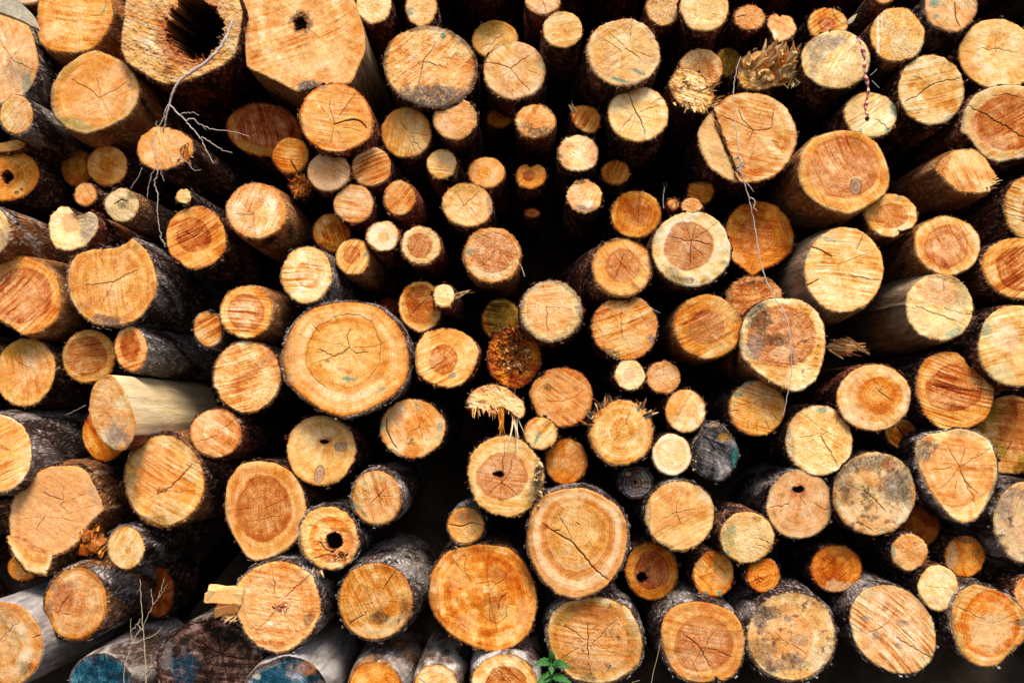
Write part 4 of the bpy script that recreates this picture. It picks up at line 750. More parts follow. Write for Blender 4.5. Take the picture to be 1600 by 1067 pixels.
G('small cream log at the bottom edge with pinkish scaly bark', 681, 1072, 33, 34, s='yellow', s2='cream', ck=[(.8, [(655, 1060), (665, 1067)])], nc=0, z=-5, bk='pale', bt=3, fl=7, h=(681, 1080, 18, 20, 'peach'))
G('brown-hearted log with whitish bark at the bottom edge, left of the nettle', 788, 1074, 52, 52, s='yellow', s2='cream', h=(790, 1078, 36, 40, 'brown'), ck=[(.6, [(765, 1050), (782, 1062)])], nc=2, z=-6, bk='pale', bt=3, fl=7)
# ---- centre right
G('log with grey-stained outer band and pink speckled heart, centre', 861, 486, 48.5, 48, s='beige', s2='cream', rim=('grey', .12), h=(858, 483, 36, 36, 'pink'), fz=.7, p=(853, 480), ck=[(.9, [(854, 480), (855, 520)]), (.8, [(813, 490), (828, 488)]), (.7, [(847, 440), (850, 455)]), (.4, [(853, 480), (848, 465)])], nc=1, z=-7, bk='red', fl=5, rg=1.8)
G('speckled tan log crossed by slanting saw marks, right of the grey-banded one', 976, 512, 51.5, 51, s='tan', s2='yellow', saw=(-20, 1.1), fz=.7, ck=[(.7, [(971, 485), (971, 535)]), (.7, [(1000, 490), (1012, 510)]), (.6, [(940, 520), (930, 505)])], st=[(955, 552, 18, 8, 'mould', .8, 20), (1017, 530, 7, 9, 'grey', .8), (940, 490, 14, 4, 'rust', .5, -25), (990, 535, 20, 12, 'beige', .6), (985, 470, 22, 6, 'mould', .3)], nc=1, z=-4, bk='dark', rg=2.2, mo=.2)
G('bright log with a dull pink heart and big flaky purple-brown bark on its left', 971, 418, 46, 45, s='yellow', s2='tan', h=(973, 415, 27, 27, 'heart'), ck=[(.9, [(975, 398), (967, 420), (960, 440)]), (.6, [(985, 410), (990, 400)])], st=[(993, 448, 5, 10, 'mould', .4, -50), (930, 388, 4, 6, 'mould', .8)], saw=(50, .3), nc=1, z=-6, bk='brown', bt=4, ax=(-.22, -.03), fl=8, fz=.25, rg=1)
G('creamy white-rimmed log with a big brown heart and crossed cracks', id='creamy', cx=1081, cy=389, rx=61, ry=59, s='cream', s2='white', h=(1076, 384, 38, 38, 'heart'), p=(1080, 376), ck=[(1.2, [(1080, 376), (1078, 400), (1079, 412)]), (1, [(1048, 371), (1080, 376), (1110, 381)]), (.9, [(1080, 376), (1088, 352)]), (.5, [(1082, 385), (1105, 405)]), (.5, [(1043, 398), (1062, 402)])], st=[(1072, 438, 26, 7, 'mould', .7, 5), (1050, 425, 14, 8, 'mould', .5, 35), (1132, 410, 6, 4, 'green', .6), (1105, 440, 14, 4, 'mould', .5, -15), (1060, 395, 16, 18, 'peach', .5)], nc=4, z=-8, bk='brown', fz=.35, rg=1.2, saw=(30, .2))
G('yellow-orange log with brown heart and pointed foot, behind the dangling vine', o=[(1134, 362), (1140, 338), (1158, 320), (1172, 319), (1182, 313), (1212, 321), (1232, 342), (1241, 370), (1236, 393), (1215, 411), (1190, 422), (1176, 431), (1163, 420), (1146, 407), (1136, 388)], s='orange', s2='deep', h=(1181, 370, 31, 32, 'brown'), nc=1, z=5, bk='dark', fz=.3, st=[(1150, 400, 18, 6, 'pale', .5, 30), (1176, 420, 4, 10, 'rust', .5)], ck=[(.7, [(1178, 408), (1172, 425)])])
G('small tan-orange block-shaped log above the creamy rimmed one', o=[(1076, 302), (1079, 288), (1092, 285), (1112, 287), (1116, 300), (1108, 315), (1092, 318), (1080, 312)], s='orange', s2='deep', st=[(1095, 286, 14, 3, 'rot', .7)], nc=0, z=7, bk='dark')
G('tiny fuzzy-ended twig log with bristles, behind the creamy rimmed log', id='bristle', cx=1052, cy=319, rx=8.5, ry=8, s='peach', nc=0, z=0, bk='red', rg=3, fib=3, bt=1)
G('small peach log peeping over the top of the creamy rimmed log', 1081, 322, 16, 12, s='peach', nc=0, z=1, bk='red', fz=.8)
G('orange log with a faint rough heart, right of the two dark gaps, centre right', 1106, 511, 51.5, 50, s='orange', s2='yellow', h=(1104, 511, 28, 27, 'heart'), saw=(-28, .7), fz=.35, nc=0, z=-5, bk='orange', pe=.3, rg=1.2, ck=[(.5, [(1095, 500), (1110, 520)])], fl=3)
G('rough brown matted log squeezed above the big mouldy one', 1179, 464, 43, 33, s='tan', s2='brown', fz=1.3, saw=(-8, 1), st=[(1140, 460, 6, 24, 'mould', .6), (1200, 440, 20, 8, 'mould', .5)], mo=.45, nc=0, z=4, bk='dark', rg=3)
G('big mouldy log with a pale cream underside, crossed by the vine', id='mouldy', o=[(1156, 540), (1160, 508), (1172, 485), (1193, 470), (1220, 466), (1250, 469), (1272, 483), (1287, 508), (1289, 535), (1285, 568), (1275, 592), (1255, 608), (1240, 611), (1212, 600), (1185, 582), (1163, 562)], s='cream', s2='yellow', h=(1222, 527, 52, 50, 'heart'), p=(1235, 535), ck=[(.8, [(1255, 530), (1240, 545), (1236, 558)]), (.7, [(1225, 497), (1262, 485)]), (.6, [(1236, 500), (1236, 530)]), (.5, [(1250, 520), (1270, 505)])], st=[(1186, 498, 22, 20, 'mould', .9), (1210, 532, 24, 13, 'rot', .7), (1178, 545, 14, 22, 'grey', .7), (1222, 508, 20, 6, 'rust', .7, -25), (1216, 552, 14, 12, 'pink', .8), (1238, 560, 6, 9, 'mould', .7), (1180, 478, 18, 8, 'slate', .7, -20), (1240, 590, 30, 14, 'cream', .8, -20)], mo=.15, nc=1, z=-7, bk='orange', rough=.0012, rg=1.8)
G('large pale yellow log with a bare wood side and dark radial cracks', 1318, 423, 62.5, 67, s='pale', s2='yellow', saw=(6, .9), p=(1310, 415), ck=[(1.5, [(1258, 382), (1280, 390), (1300, 402)]), (1.6, [(1232, 460), (1262, 445), (1280, 436)]), (1.3, [(1338, 390), (1348, 368)]), (1, [(1330, 430), (1355, 436), (1374, 438)]), (.5, [(1310, 420), (1306, 450)])], st=[(1290, 373, 20, 3, 'teal', .5, 8), (1310, 365, 30, 8, 'tan', .6, 5), (1330, 385, 26, 14, 'peach', .4), (1262, 400, 5, 4, 'teal', .6)], fz=.6, ra=1.4, nc=1, z=-7, bk='bare', bt=.5, fl=14, rg=1.8)
G('small cream log with a rosy round heart and a nick in its lower edge', o=[(1350, 338), (1354, 318), (1370, 306), (1392, 303), (1416, 309), (1431, 324), (1433, 342), (1425, 356), (1408, 361), (1402, 359), (1405, 366), (1396, 371), (1378, 368), (1360, 356)], s='yellow', s2='cream', h=(1393, 338, 25, 20, 'brown'), st=[(1405, 309, 4, 4, 'teal', .5)], nc=0, z=-2, bk='brown', fz=.3, rg=1.2)
G('tan log with a large purplish round heart, right side', 1480, 384, 52, 46, rot=8, s='yellow', s2='tan', h=(1478, 385, 35.5, 35, 'heart'), ck=[(.5, [(1480, 385), (1490, 372)]), (.3, [(1470, 385), (1490, 388)])], st=[(1500, 370, 9, 9, 'rust', .5), (1478, 395, 22, 18, 'pink', .35)], fz=.4, nc=1, z=-3, bk='orange', pe=.3, rg=1.2, fl=4)
G('striped saw-marked log at the right edge, above the brown-hearted one', 1614, 325, 46, 50, s='pale', s2='yellow', h=(1622, 330, 26, 32, 'brown'), saw=(14, 1.4), nc=0, z=-4, bk='brown', rg=2, fl=4)
G('right-edge log with bold brown heart and yellow sapwood', 1594, 420, 60, 48, rot=10, s='yellow', s2='pale', h=(1600, 420, 43, 36, 'brown'), saw=(-35, .9), nc=1, z=-4, bk='brown', rg=1.6)
G('log with orange top, white underside and pale bare side, right', 1468, 480, 53, 51, rot=20, s='cream', s2='beige', st=[(1475, 458, 44, 24, 'rust', .55, 5), (1505, 465, 14, 22, 'green', .4), (1490, 520, 16, 5, 'teal', .7, -20), (1470, 432, 30, 6, 'mould', .5, 8), (1435, 505, 18, 14, 'cream', .6), (1500, 440, 10, 8, 'mould', .4)], ck=[(1.2, [(1380, 490), (1400, 480), (1418, 474)]), (.9, [(1430, 478), (1460, 490), (1495, 502)]), (.9, [(1476, 430), (1474, 455)]), (.9, [(1508, 490), (1519, 492)]), (.6, [(1475, 480), (1505, 492)])], saw=(20, .5), fz=.6, nc=2, z=-5, bk='bare', bt=.8, fl=12, rg=2.2)
G('pale greenish-yellow log with a teal left rim, at the right edge', 1589, 540, 58.5, 65, s='cream', s2='yellow', saw=(-10, .9), st=[(1541, 515, 8, 10, 'teal', .6, 20), (1560, 585, 30, 16, 'green', .25), (1575, 530, 22, 26, 'white', .4)], nc=1, z=-6, bk='brown', bt=3, fl=4)
# ---- lower right
G('log with a yellow target-like heart set right of its middle', 1365, 621, 57.5, 51, s='tan', s2='yellow', h=(1376, 617, 33, 31, 'orange'), p=(1374, 612), ra=1.3, ck=[(.9, [(1374, 612), (1388, 622), (1397, 628)]), (.8, [(1374, 612), (1380, 602)]), (.4, [(1374, 612), (1368, 605)])], st=[(1372, 637, 28, 9, 'rust', .45, 8), (1374, 612, 14, 11, 'yellow', .6)], fz=.4, nc=0, z=-4, bk='red', rg=1.4, saw=(40, .2))
G('sawn orange log with a large brown heart and a stepped upper right edge', o=[(1431, 612), (1436, 580), (1448, 560), (1472, 550), (1495, 552), (1508, 562), (1516, 574), (1536, 575), (1550, 588), (1553, 615), (1547, 645), (1528, 663), (1500, 672), (1470, 669), (1446, 648)], s='yellow', s2='tan', h=(1492, 606, 44, 38, 'brown'), saw=(17, 1.1), ck=[(.9, [(1455, 603), (1490, 607), (1535, 612)]), (.9, [(1508, 562), (1518, 576)]), (.5, [(1500, 650), (1515, 655)])], st=[(1480, 560, 30, 8, 'tan', .5), (1480, 625, 28, 14, 'peach', .5)], nc=1, z=-3, bk='dark', rg=1.6)
G('small walnut-like brown log with a split across it, under the target-hearted log', 1409, 677, 26, 23, rot=30, s='orange', s2='deep', ck=[(2, [(1396, 660), (1410, 675), (1420, 694)])], nc=0, z=9, bk='dark', ra=1.6)
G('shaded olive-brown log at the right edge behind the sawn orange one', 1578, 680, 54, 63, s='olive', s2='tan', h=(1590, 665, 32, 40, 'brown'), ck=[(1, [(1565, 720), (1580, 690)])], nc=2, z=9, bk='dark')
G('furry pale log with an oval teal mark on its top rim', 1280, 688, 53.5, 54, s='pale', s2='cream', fz=1, p=(1280, 680), ck=[(1.1, [(1282, 680), (1295, 702), (1310, 730)]), (.7, [(1250, 683), (1292, 676)])], st=[(1284, 641, 7, 4, 'teal', .9), (1235, 690, 8, 26, 'mould', .55, -10), (1315, 655, 16, 18, 'orange', .5, 40), (1240, 655, 12, 9, 'brown', .5)], saw=(35, .5), nc=1, z=-3, bk='dark', rg=1.6)
G('yellow log with teal top edge and fan of cracks at its foot', 1183, 637, 43.5, 42.5, s='yellow', s2='tan', p=(1181, 628), st=[(1168, 600, 18, 4, 'teal', .8, -22), (1154, 616, 6, 3, 'teal', .9), (1148, 630, 5, 10, 'green', .4)], ck=[(1, [(1142, 643), (1155, 641)]), (.6, [(1181, 628), (1168, 640)]), (.9, [(1195, 655), (1202, 670)]), (.9, [(1182, 660), (1184, 676)]), (.9, [(1205, 645), (1218, 658)]), (.9, [(1170, 658), (1168, 672)]), (.8, [(1212, 620), (1224, 618)]), (.6, [(1186, 620), (1200, 600)])], fz=.5, nc=4, z=-1, bk='dark', rg=1.4)
G('round log clouded with dark mould, lower right', 1367, 771, 64.5, 63.5, s='beige', s2='tan', p=(1370, 775), st=[(1350, 725, 40, 14, 'mould', .8, -10), (1318, 755, 16, 30, 'mould', .6), (1395, 760, 26, 20, 'slate', .75, 35), (1415, 755, 12, 40, 'mould', .6, -15), (1388, 728, 12, 9, 'rust', .7), (1328, 775, 16, 18, 'rust', .4), (1372, 805, 34, 18, 'pink', .6)], ck=[(.9, [(1350, 765), (1370, 785), (1385, 800)]), (.7, [(1340, 815), (1365, 830)]), (.5, [(1370, 780), (1368, 820)])], mo=.5, nc=2, z=-3, bk='dark', rg=1.6)
G('large pointed log with grey mould on its upper left and radiating cracks', o=[(1431, 712), (1432, 692), (1450, 679), (1475, 675), (1500, 670), (1528, 677), (1546, 690), (1556, 715), (1558, 745), (1548, 775), (1535, 797), (1522, 812), (1506, 816), (1488, 808), (1468, 786), (1450, 760), (1438, 735)], s='cream', s2='yellow', h=(1497, 738, 54, 56, 'peach'), p=(1500, 730), st=[(1446, 700, 20, 16, 'slate', .85, -25), (1463, 730, 5, 34, 'orange', .6, -12), (1552, 780, 8, 40, 'slate', .7, 12), (1505, 676, 30, 6, 'grey', .4)], ck=[(.8, [(1500, 730), (1530, 712), (1548, 700)]), (.8, [(1500, 730), (1488, 712), (1482, 700)]), (.8, [(1500, 725), (1508, 700)]), (.8, [(1500, 735), (1515, 760), (1530, 772)]), (.8, [(1496, 735), (1480, 755), (1465, 765)]), (.7, [(1485, 730), (1455, 735)]), (.8, [(1505, 745), (1525, 790)]), (.7, [(1495, 750), (1490, 780)])], nc=3, z=-6, bk='grey', bt=4, fz=.3, rg=1.2)
G('pale pink log with a torn red pith hole, lower right', 1249, 788, 51, 54, s='pink', s2='peach', rim=('cream', .10), p=(1248, 770), hole=[(1247, 764, 9, 5, .03)], st=[(1247, 765, 14, 13, 'red', .8), (1222, 755, 10, 22, 'orange', .4)], ck=[(.9, [(1202, 793), (1232, 788)]), (.7, [(1270, 785), (1290, 797), (1298, 794)]), (.4, [(1250, 775), (1262, 800)])], nc=1, z=-3, bk='grey', rg=1.2)
G('purplish weathered log at the right edge with a teal nick', 1602, 816, 48, 64, s='beige', s2='pink', st=[(1570, 790, 16, 30, 'grey', .6), (1563, 840, 4, 6, 'teal', .6), (1590, 770, 20, 10, 'mould', .6), (1590, 840, 26, 20, 'pink', .5)], mo=.35, nc=1, z=-4, bk='silver', bt=3, fl=5)
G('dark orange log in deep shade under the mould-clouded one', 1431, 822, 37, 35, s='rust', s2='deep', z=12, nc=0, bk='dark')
G('small log with a teal left rim, in front of the dark shaded orange one', 1421, 863, 28.5, 29, s='tan', s2='peach', rim=('cream', .10), st=[(1396, 860, 4, 12, 'teal', .7, -10), (1405, 880, 4, 8, 'green', .5, -40)], nc=1, z=-3, bk='dark', rg=1.6)
G('small amber log with a mouldy black top', 1508, 869, 31, 32, s='orange', s2='deep', st=[(1510, 842, 24, 9, 'mould', .8), (1524, 864, 7, 7, 'mould', .6), (1488, 870, 8, 20, 'beige', .6)], nc=2, z=4, bk='dark', rg=2, mo=.2)
G('small pale log with an orange smear at its foot, between amber and big oval logs', 1467, 919, 31.5, 36, rot=-8, s='cream', s2='pale', st=[(1458, 940, 9, 6, 'orange', .7), (1485, 925, 8, 8, 'beige', .5)], ck=[(.5, [(1445, 915), (1485, 920)])], nc=1, z=-6, bk='brown', rg=1.6)
G('round amber log alone in the dark gap, lower right', 1306, 889, 40, 36.5, s='deep', s2='orange', st=[(1310, 915, 22, 10, 'beige', .6), (1310, 862, 30, 8, 'rust', .5)], p=(1310, 885), ck=[(.5, [(1290, 870), (1308, 885)])], nc=3, z=4, bk='dark', saw=(-40, .4))  # rust top and beige foot paint shade above and light below
G('tiny orange log with a curled pith, below the green-tinged pale one', 1193, 899, 25, 27, s='orange', s2='deep', ra=2, ck=[(.9, [(1184, 900), (1192, 906), (1200, 900)])], nc=1, z=-1, bk='dark')
G('small orange log with teal specks along its foot', 1115, 897, 32, 36, s='orange', s2='deep', st=[(1118, 885, 3, 6, 'green', .6), (1103, 927, 3, 4, 'teal', .8), (1124, 925, 4, 5, 'teal', .9), (1128, 905, 12, 14, 'pale', .4)], ck=[(.7, [(1103, 895), (1110, 885)]), (.5, [(1108, 868), (1122, 876)])], nc=1, z=1, bk='dark')
G('pale log with green-teal tinge on its left and peeling dark bark above', 1167, 840, 42, 40, s='pale', s2='cream', st=[(1140, 842, 12, 20, 'green', .5), (1137, 862, 5, 5, 'teal', .7), (1142, 828, 9, 6, 'teal', .4), (1183, 810, 9, 5, 'olive', .6)], ck=[(.7, [(1185, 840), (1205, 850)]), (.6, [(1180, 850), (1200, 858)])], fz=.7, nc=1, z=-4, bk='brown', bt=3, rg=1.8, ax=(-.06, .02))
G('rusty red log with a black hole left of its middle', 1019, 891, 41, 45, s='orange', s2='deep', h=(1018, 892, 27, 30, 'red'), hole=[(1003, 902, 8, 9, .05)], st=[(1003, 902, 12, 12, 'mould', .8), (1012, 890, 3, 8, 'rot', .7, 30)], rim=('olive', .06), nc=0, z=5, bk='dark', p=(1010, 896))
G('pale round log with faint star cracks and a teal-tipped top right', 1062, 806, 54.5, 54, s='pale', s2='tan', p=(1057, 800), ra=1.4, st=[(1048, 768, 32, 12, 'brown', .35), (1095, 758, 9, 4, 'teal', .7, 15), (1013, 800, 5, 24, 'mould', .5), (1100, 775, 12, 12, 'grey', .3), (1042, 852, 18, 4, 'mould', .6, 20)], ck=[(.7, [(1057, 800), (1063, 820)]), (.6, [(1057, 800), (1035, 812)]), (.6, [(1057, 800), (1060, 780)]), (.5, [(1057, 800), (1085, 795)])], nc=1, z=-5, bk='grey', rg=1.8)
G('large tan log with one long jagged diagonal crack, lower centre', o=[(824, 848), (826, 818), (835, 790), (852, 773), (880, 765), (915, 763), (940, 775), (965, 792), (978, 815), (979, 848), (972, 880), (950, 912), (925, 928), (900, 934), (872, 928), (848, 905), (832, 878)], s='tan', s2='peach', p=(903, 818), h=(905, 830, 46, 50, 'yellow'), ra=1.5, ck=[(2.1, [(848, 818), (862, 828), (878, 838), (895, 848), (910, 865), (925, 885), (950, 905)]), (1.5, [(866, 829), (875, 828)]), (.8, [(873, 803), (885, 825), (893, 843)]), (.9, [(900, 816), (906, 820)])], st=[(853, 822, 7, 4, 'rust', .7, 30), (895, 785, 16, 26, 'cream', .5), (845, 780, 14, 14, 'mould', .3, 30), (965, 870, 8, 40, 'orange', .4, 15)], nc=3, z=-8, bk='grey', bt=4, fz=.25, saw=(20, .15), rg=1.4)
G('pale yellow round log with clear concentric rings, beside the dark grey one', 1050, 710, 30.5, 33, s='pale', s2='cream', ra=2.6, nc=0, z=-2, bk='dark', fz=.15, saw=(0, .1))
G('grey weathered round log with a small yellow patch, right of centre', id='greyer', o=[(1081, 718), (1085, 692), (1100, 672), (1118, 660), (1132, 668), (1146, 685), (1154, 702), (1150, 726), (1134, 747), (1118, 751), (1098, 742), (1086, 730)], s='slate', s2='grey', st=[(1131, 684, 9, 7, 'olive', .85), (1149, 718, 5, 18, 'teal', .6), (1115, 664, 9, 4, 'beige', .5)], ck=[(1, [(1095, 678), (1108, 690), (1120, 705)]), (.6, [(1098, 735), (1118, 722)])], bl=1, nc=1, z=-2, bk='grey', bl2=1, fz=.4, rg=1.5)
G('tiny dark grey log with a pin-hole pith, left of the teal-tipped pale one', o=[(972, 755), (976, 740), (985, 732), (1000, 732), (1013, 738), (1021, 752), (1016, 768), (1002, 777), (988, 778), (976, 770)], s='slate', s2='mould', hole=[(993, 753, 3, 3, .02)], st=[(1008, 742, 7, 3, 'teal', .6, 30), (982, 740, 6, 4, 'beige', .4)], p=(993, 753), ra=1.5, nc=0, z=2, bk='grey', bt=2, rg=1.6)
G('small log with a shade-painted orange left half divided by a diagonal line', 1072, 642, 31, 33, s='pale', s2='tan', st=[(1053, 635, 15, 34, 'orange', .75, 22)], ck=[(.6, [(1055, 660), (1080, 615)])], fz=.6, nc=0, z=0, bk='red', saw=(-60, .3))  # the orange half is shade put into the colour
G('small pinkish furry log to the right of the tiny bright-hearted one', 1037, 590, 26.5, 25, s='pink', s2='tan', fz=.8, st=[(1052, 568, 8, 3, 'green', .4)], nc=1, z=0, bk='red', rg=1.8)
G('tiny bright cream log with a pink heart, under the saw-slashed tan log', 984, 586, 23.5, 23.5, s='cream', s2='pale', h=(983, 585, 9, 9, 'pink'), nc=0, z=-5, bk='red', rg=2, fib=1.6, flake=2, fl=2)
G('pale log with bits of torn bark standing up around its rim, centre', id='barkbits', cx=970, cy=676, rx=49.5, ry=51, s='pale', s2='yellow', ra=1.9, p=(975, 670), ck=[(.7, [(958, 693), (975, 665), (990, 633)])], st=[(936, 645, 4, 6, 'rust', .8, -40), (953, 690, 6, 5, 'orange', .5), (1008, 668, 10, 18, 'pink', .4), (1000, 720, 20, 6, 'mould', .4, -30)], nc=1, z=-5, bk='brown', bt=3, fz=.35, rg=1.8, saw=(-60, .3))
G('tan oval log with a dark knot at its upper left and a thin smile-shaped crack', 878, 621, 48.5, 45, rot=18, s='peach', s2='tan', p=(884, 622), st=[(855, 605, 8, 9, 'rot', .75), (880, 598, 30, 6, 'yellow', .4), (880, 585, 36, 9, 'brown', .4)], ck=[(.6, [(853, 626), (875, 628), (900, 620), (910, 610)])], nc=0, z=-3, bk='red', rg=1.2, fz=.25)
G('tiny log with a teal streak and rusty half, below the dark-knotted oval log', 845, 677, 25.5, 25.5, s='pale', s2='tan', st=[(840, 684, 3, 12, 'teal', .8, 25), (836, 665, 12, 10, 'orange', .5), (856, 662, 9, 4, 'olive', .6, -35), (850, 690, 8, 10, 'beige', .6)], ck=[(.8, [(852, 668), (862, 655)])], fz=.5, nc=0, z=-5, bk='dark')
G('small plain orange log under the teal-streaked tiny one', 884, 721, 32.5, 36, s='orange', s2='tan', rim=('deep', .08), st=[(878, 712, 12, 8, 'rust', .35), (905, 730, 8, 15, 'tan', .5)], ck=[(.4, [(865, 735), (885, 722)])], nc=0, z=1, bk='dark', fz=.3)  # rust at upper left and tan at right paint shade and light
G('large log with painted shade on its orange crown and many dark splits, bottom right of the nettle', o=[(855, 985), (862, 958), (882, 942), (915, 933), (950, 935), (980, 950), (996, 975), (1003, 1005), (998, 1035), (980, 1052), (955, 1065), (925, 1067), (895, 1060), (875, 1040), (860, 1015)], s='yellow', s2='beige', h=(928, 998, 54, 50, 'peach'), p=(918, 1000), st=[(930, 955, 44, 13, 'rust', .55, 5), (880, 965, 24, 10, 'olive', .6, -35), (985, 1020, 12, 26, 'rust', .4, 10), (905, 1040, 28, 12, 'mould', .4, 20), (950, 1035, 28, 12, 'pink', .4), (920, 1060, 14, 8, 'mould', .6)], ck=[(1.3, [(918, 975), (918, 1000), (920, 1030)]), (1, [(880, 978), (900, 988), (914, 1000)]), (.9, [(920, 1010), (950, 980), (968, 965)]), (.8, [(875, 1030), (905, 1012)]), (.8, [(925, 1055), (918, 1035)]), (.5, [(950, 985), (960, 1005)])], nc=4, z=-3, bk='silver', bt=4, fl=7, mo=.2, rg=1.3)  # rust and olive at top and right are painted shade
G('bottom-edge log with round orange heart, pale sapwood and a nick at its foot', o=[(1033, 985), (1040, 960), (1058, 945), (1085, 940), (1115, 944), (1142, 955), (1158, 975), (1163, 1005), (1158, 1035), (1145, 1055), (1128, 1063), (1118, 1056), (1112, 1064), (1088, 1066), (1062, 1056), (1045, 1035), (1036, 1012)], s='tan', s2='yellow', h=(1098, 1006, 46, 45, 'heart'), p=(1098, 1010), ck=[(1.2, [(1067, 990), (1085, 1003), (1098, 1018), (1110, 1042)]), (1, [(1100, 1012), (1120, 1015), (1143, 1026)]), (.9, [(1118, 984), (1105, 1005), (1094, 1030)]), (.6, [(1080, 1030), (1092, 1060)]), (.4, [(1090, 970), (1094, 1000)])], st=[(1108, 1015, 20, 2.5, 'rust', .7, 15), (1088, 1062, 4, 6, 'green', .5), (1068, 1058, 4, 5, 'green', .4), (1098, 970, 30, 10, 'orange', .4)], nc=4, z=-6, bk='silver', bt=4, fl=6, fz=.2, rg=1.1)
G('bottom-edge log with black mould on its left and orange patches', 1237, 994, 67.5, 67, s='beige', s2='yellow', h=(1225, 995, 46, 50, 'peach'), p=(1222, 1000), st=[(1192, 965, 18, 26, 'slate', .85, 15), (1205, 955, 22, 14, 'mould', .8), (1190, 1015, 26, 26, 'mould', .6), (1225, 1040, 30, 14, 'mould', .6), (1245, 1030, 10, 9, 'slate', .6), (1238, 955, 24, 12, 'orange', .5), (1248, 1000, 14, 10, 'grey', .5), (1232, 967, 7, 7, 'grey', .7)], mo=.45, ck=[(.5, [(1222, 1000), (1262, 1020)]), (.5, [(1222, 1000), (1210, 985)])], nc=4, z=-5, bk='grey', bt=5, fl=8, rg=1.5)
G('big tilted oval log streaked with saw lines, bottom right', 1395, 982, 60, 76, rot=-42, s='beige', s2='peach', h=(1398, 980, 52, 66, 'pink'), saw=(42, 1.2), p=(1400, 970), st=[(1383, 951, 5, 4, 'rust', .8), (1353, 966, 7, 5, 'grey', .7), (1412, 972, 12, 7, 'grey', .5), (1368, 992, 7, 6, 'grey', .7), (1405, 1008, 8, 7, 'grey', .5), (1420, 965, 5, 5, 'cream', .6)], ck=[(.8, [(1400, 955), (1388, 972), (1370, 984), (1355, 990)]), (1, [(1400, 995), (1440, 1020), (1462, 1030)])], nc=0, z=-7, bk='silver', bt=2, fl=1, rg=1.1)
G('log with orange frame around a pale middle, bottom right corner', o=[(1486, 975), (1489, 945), (1500, 924), (1522, 913), (1545, 918), (1575, 930), (1598, 952), (1606, 980), (1600, 1000), (1580, 1018), (1560, 1038), (1535, 1041), (1512, 1030), (1496, 1008)], s='beige', s2='yellow', h=(1545, 975, 47, 52, 'orange'), p=(1548, 975), st=[(1545, 980, 32, 34, 'beige', .7), (1595, 972, 12, 6, 'mould', .7), (1498, 1010, 10, 22, 'olive', .5, -20), (1560, 1030, 30, 8, 'orange', .6, -30)], ck=[(.7, [(1490, 945), (1510, 955), (1540, 968)]), (.6, [(1578, 972), (1600, 968)])], nc=1, z=-7, bk='silver', bt=3, fl=1, rg=1.5, ra=1.5)
G('sliver of a pale log at the right edge above the bottom corner log', 1607, 930, 22, 30, s='peach', z=-2, bk='brown', rg=2.4)
for d_ in LOGS: d_.setdefault('z', None)

# logs of the same pile just outside the picture: they carry the pile on and shade the ones below
rr = random.Random(4)
rows = [(-95, 62, -160, 1800), (-215, 66, -160, 1800), (-350, 74, -160, 1800), (1190, 70, -160, 1800)]
for (yy, r_, x0, x1) in rows:
    x = x0
    while x < x1:
        r1 = r_*rr.uniform(.75, 1.1)
        LOGS.append(dict(label='log of the pile just beyond the edge of the picture', cx=x+r1, cy=yy+rr.uniform(-10, 10) - (0 if yy < 0 else 12), rx=r1, ry=r1*rr.uniform(.9, 1.05), s=rr.choice(['tan', 'pale', 'peach']), z=rr.uniform(1, 9), out=True, bk=rr.choice(['brown', 'red', 'grey']), nc=0))
        x += 2*r1+6
for side in (-150, 1755):
    for k in range(8):
        LOGS.append(dict(label='log of the pile just beyond the edge of the picture', cx=side+rr.uniform(-14, 14), cy=20+k*140+rr.uniform(-10, 10), rx=62, ry=62, s='tan', z=rr.uniform(-6, 2), out=True, bk='brown', nc=0))
for d_ in LOGS: make_log(d_)

# ---------------------------------------------------------------- torn ends, splinters
R_ = ROOTS
d = R_['shred']
shards(d, 'splinter', 34, (1200, 108, 44, 24), (.3, -1, .5), .03, .08, .006, .016, ['pale', 'pale', 'cream', 'peach', 'pale'], 3, spread=.16, cup=.3, flat=.8)
shards(d, 'splinter', 26, (1205, 110, 44, 20), (.3, -1, .4), .02, .06, .006, .014, ['tan', 'peach', 'cream', 'orange', 'brown'], 33, spread=.22, cup=.3, flat=.6, blunt=True)
shards(d, 'splinter', 40, (1232, 112, 22, 24), (.1, -.8, .2), .02, .06, .003, .008, ['pale', 'cream', 'beige'], 4, spread=.3, cup=.4)
shards(d, 'splinter', 12, (1205, 84, 42, 10), (.15, -.5, .75), .03, .07, .005, .011, ['pale', 'tan', 'peach'], 5, spread=.25)
d = R_['flaky']
shards(d, 'splinter', 26, (1085, 165, 36, 8), (.1, -.7, -.5), .015, .045, .003, .009, ['pale', 'cream', 'peach'], 6, spread=.35)
shards(d, 'splinter', 14, (1112, 150, 10, 22), (.7, -.6, .2), .015, .05, .002, .006, ['pale', 'peach'], 7, spread=.3)
shards(d, 'splinter', 9, (1078, 138, 26, 18), (.6, -.5, .1), .008, .02, .005, .012, ['pale', 'cream', 'peach'], 8, spread=.35, flat=.2)
d = R_['torn']
shards(d, 'splinter', 22, (288, 240, 12, 18), (.35, -.7, -.25), .012, .04, .002, .007, ['peach', 'cream', 'rust', 'orange'], 9, spread=.35)
d = R_['spike']
shards(d, 'splinter', 4, (899, 178, 6, 5), (-.55, -.5, .75), .04, .06, .003, .005, ['pale', 'cream'], 10, spread=.12)
d = R_['tip']
shards(d, 'splinter', 20, (1546, 288, 8, 12), (.6, -.7, -.1), .012, .035, .002, .006, ['cream', 'pale'], 11, spread=.3)
d = R_['crumb']
shards(d, 'shredded_wood', 120, (803, 552, 32, 36), (0, -.7, .2), .008, .03, .0015, .006, ['red', 'rust', 'rot', 'brown', 'deep'], 12, spread=.8, flat=.5)
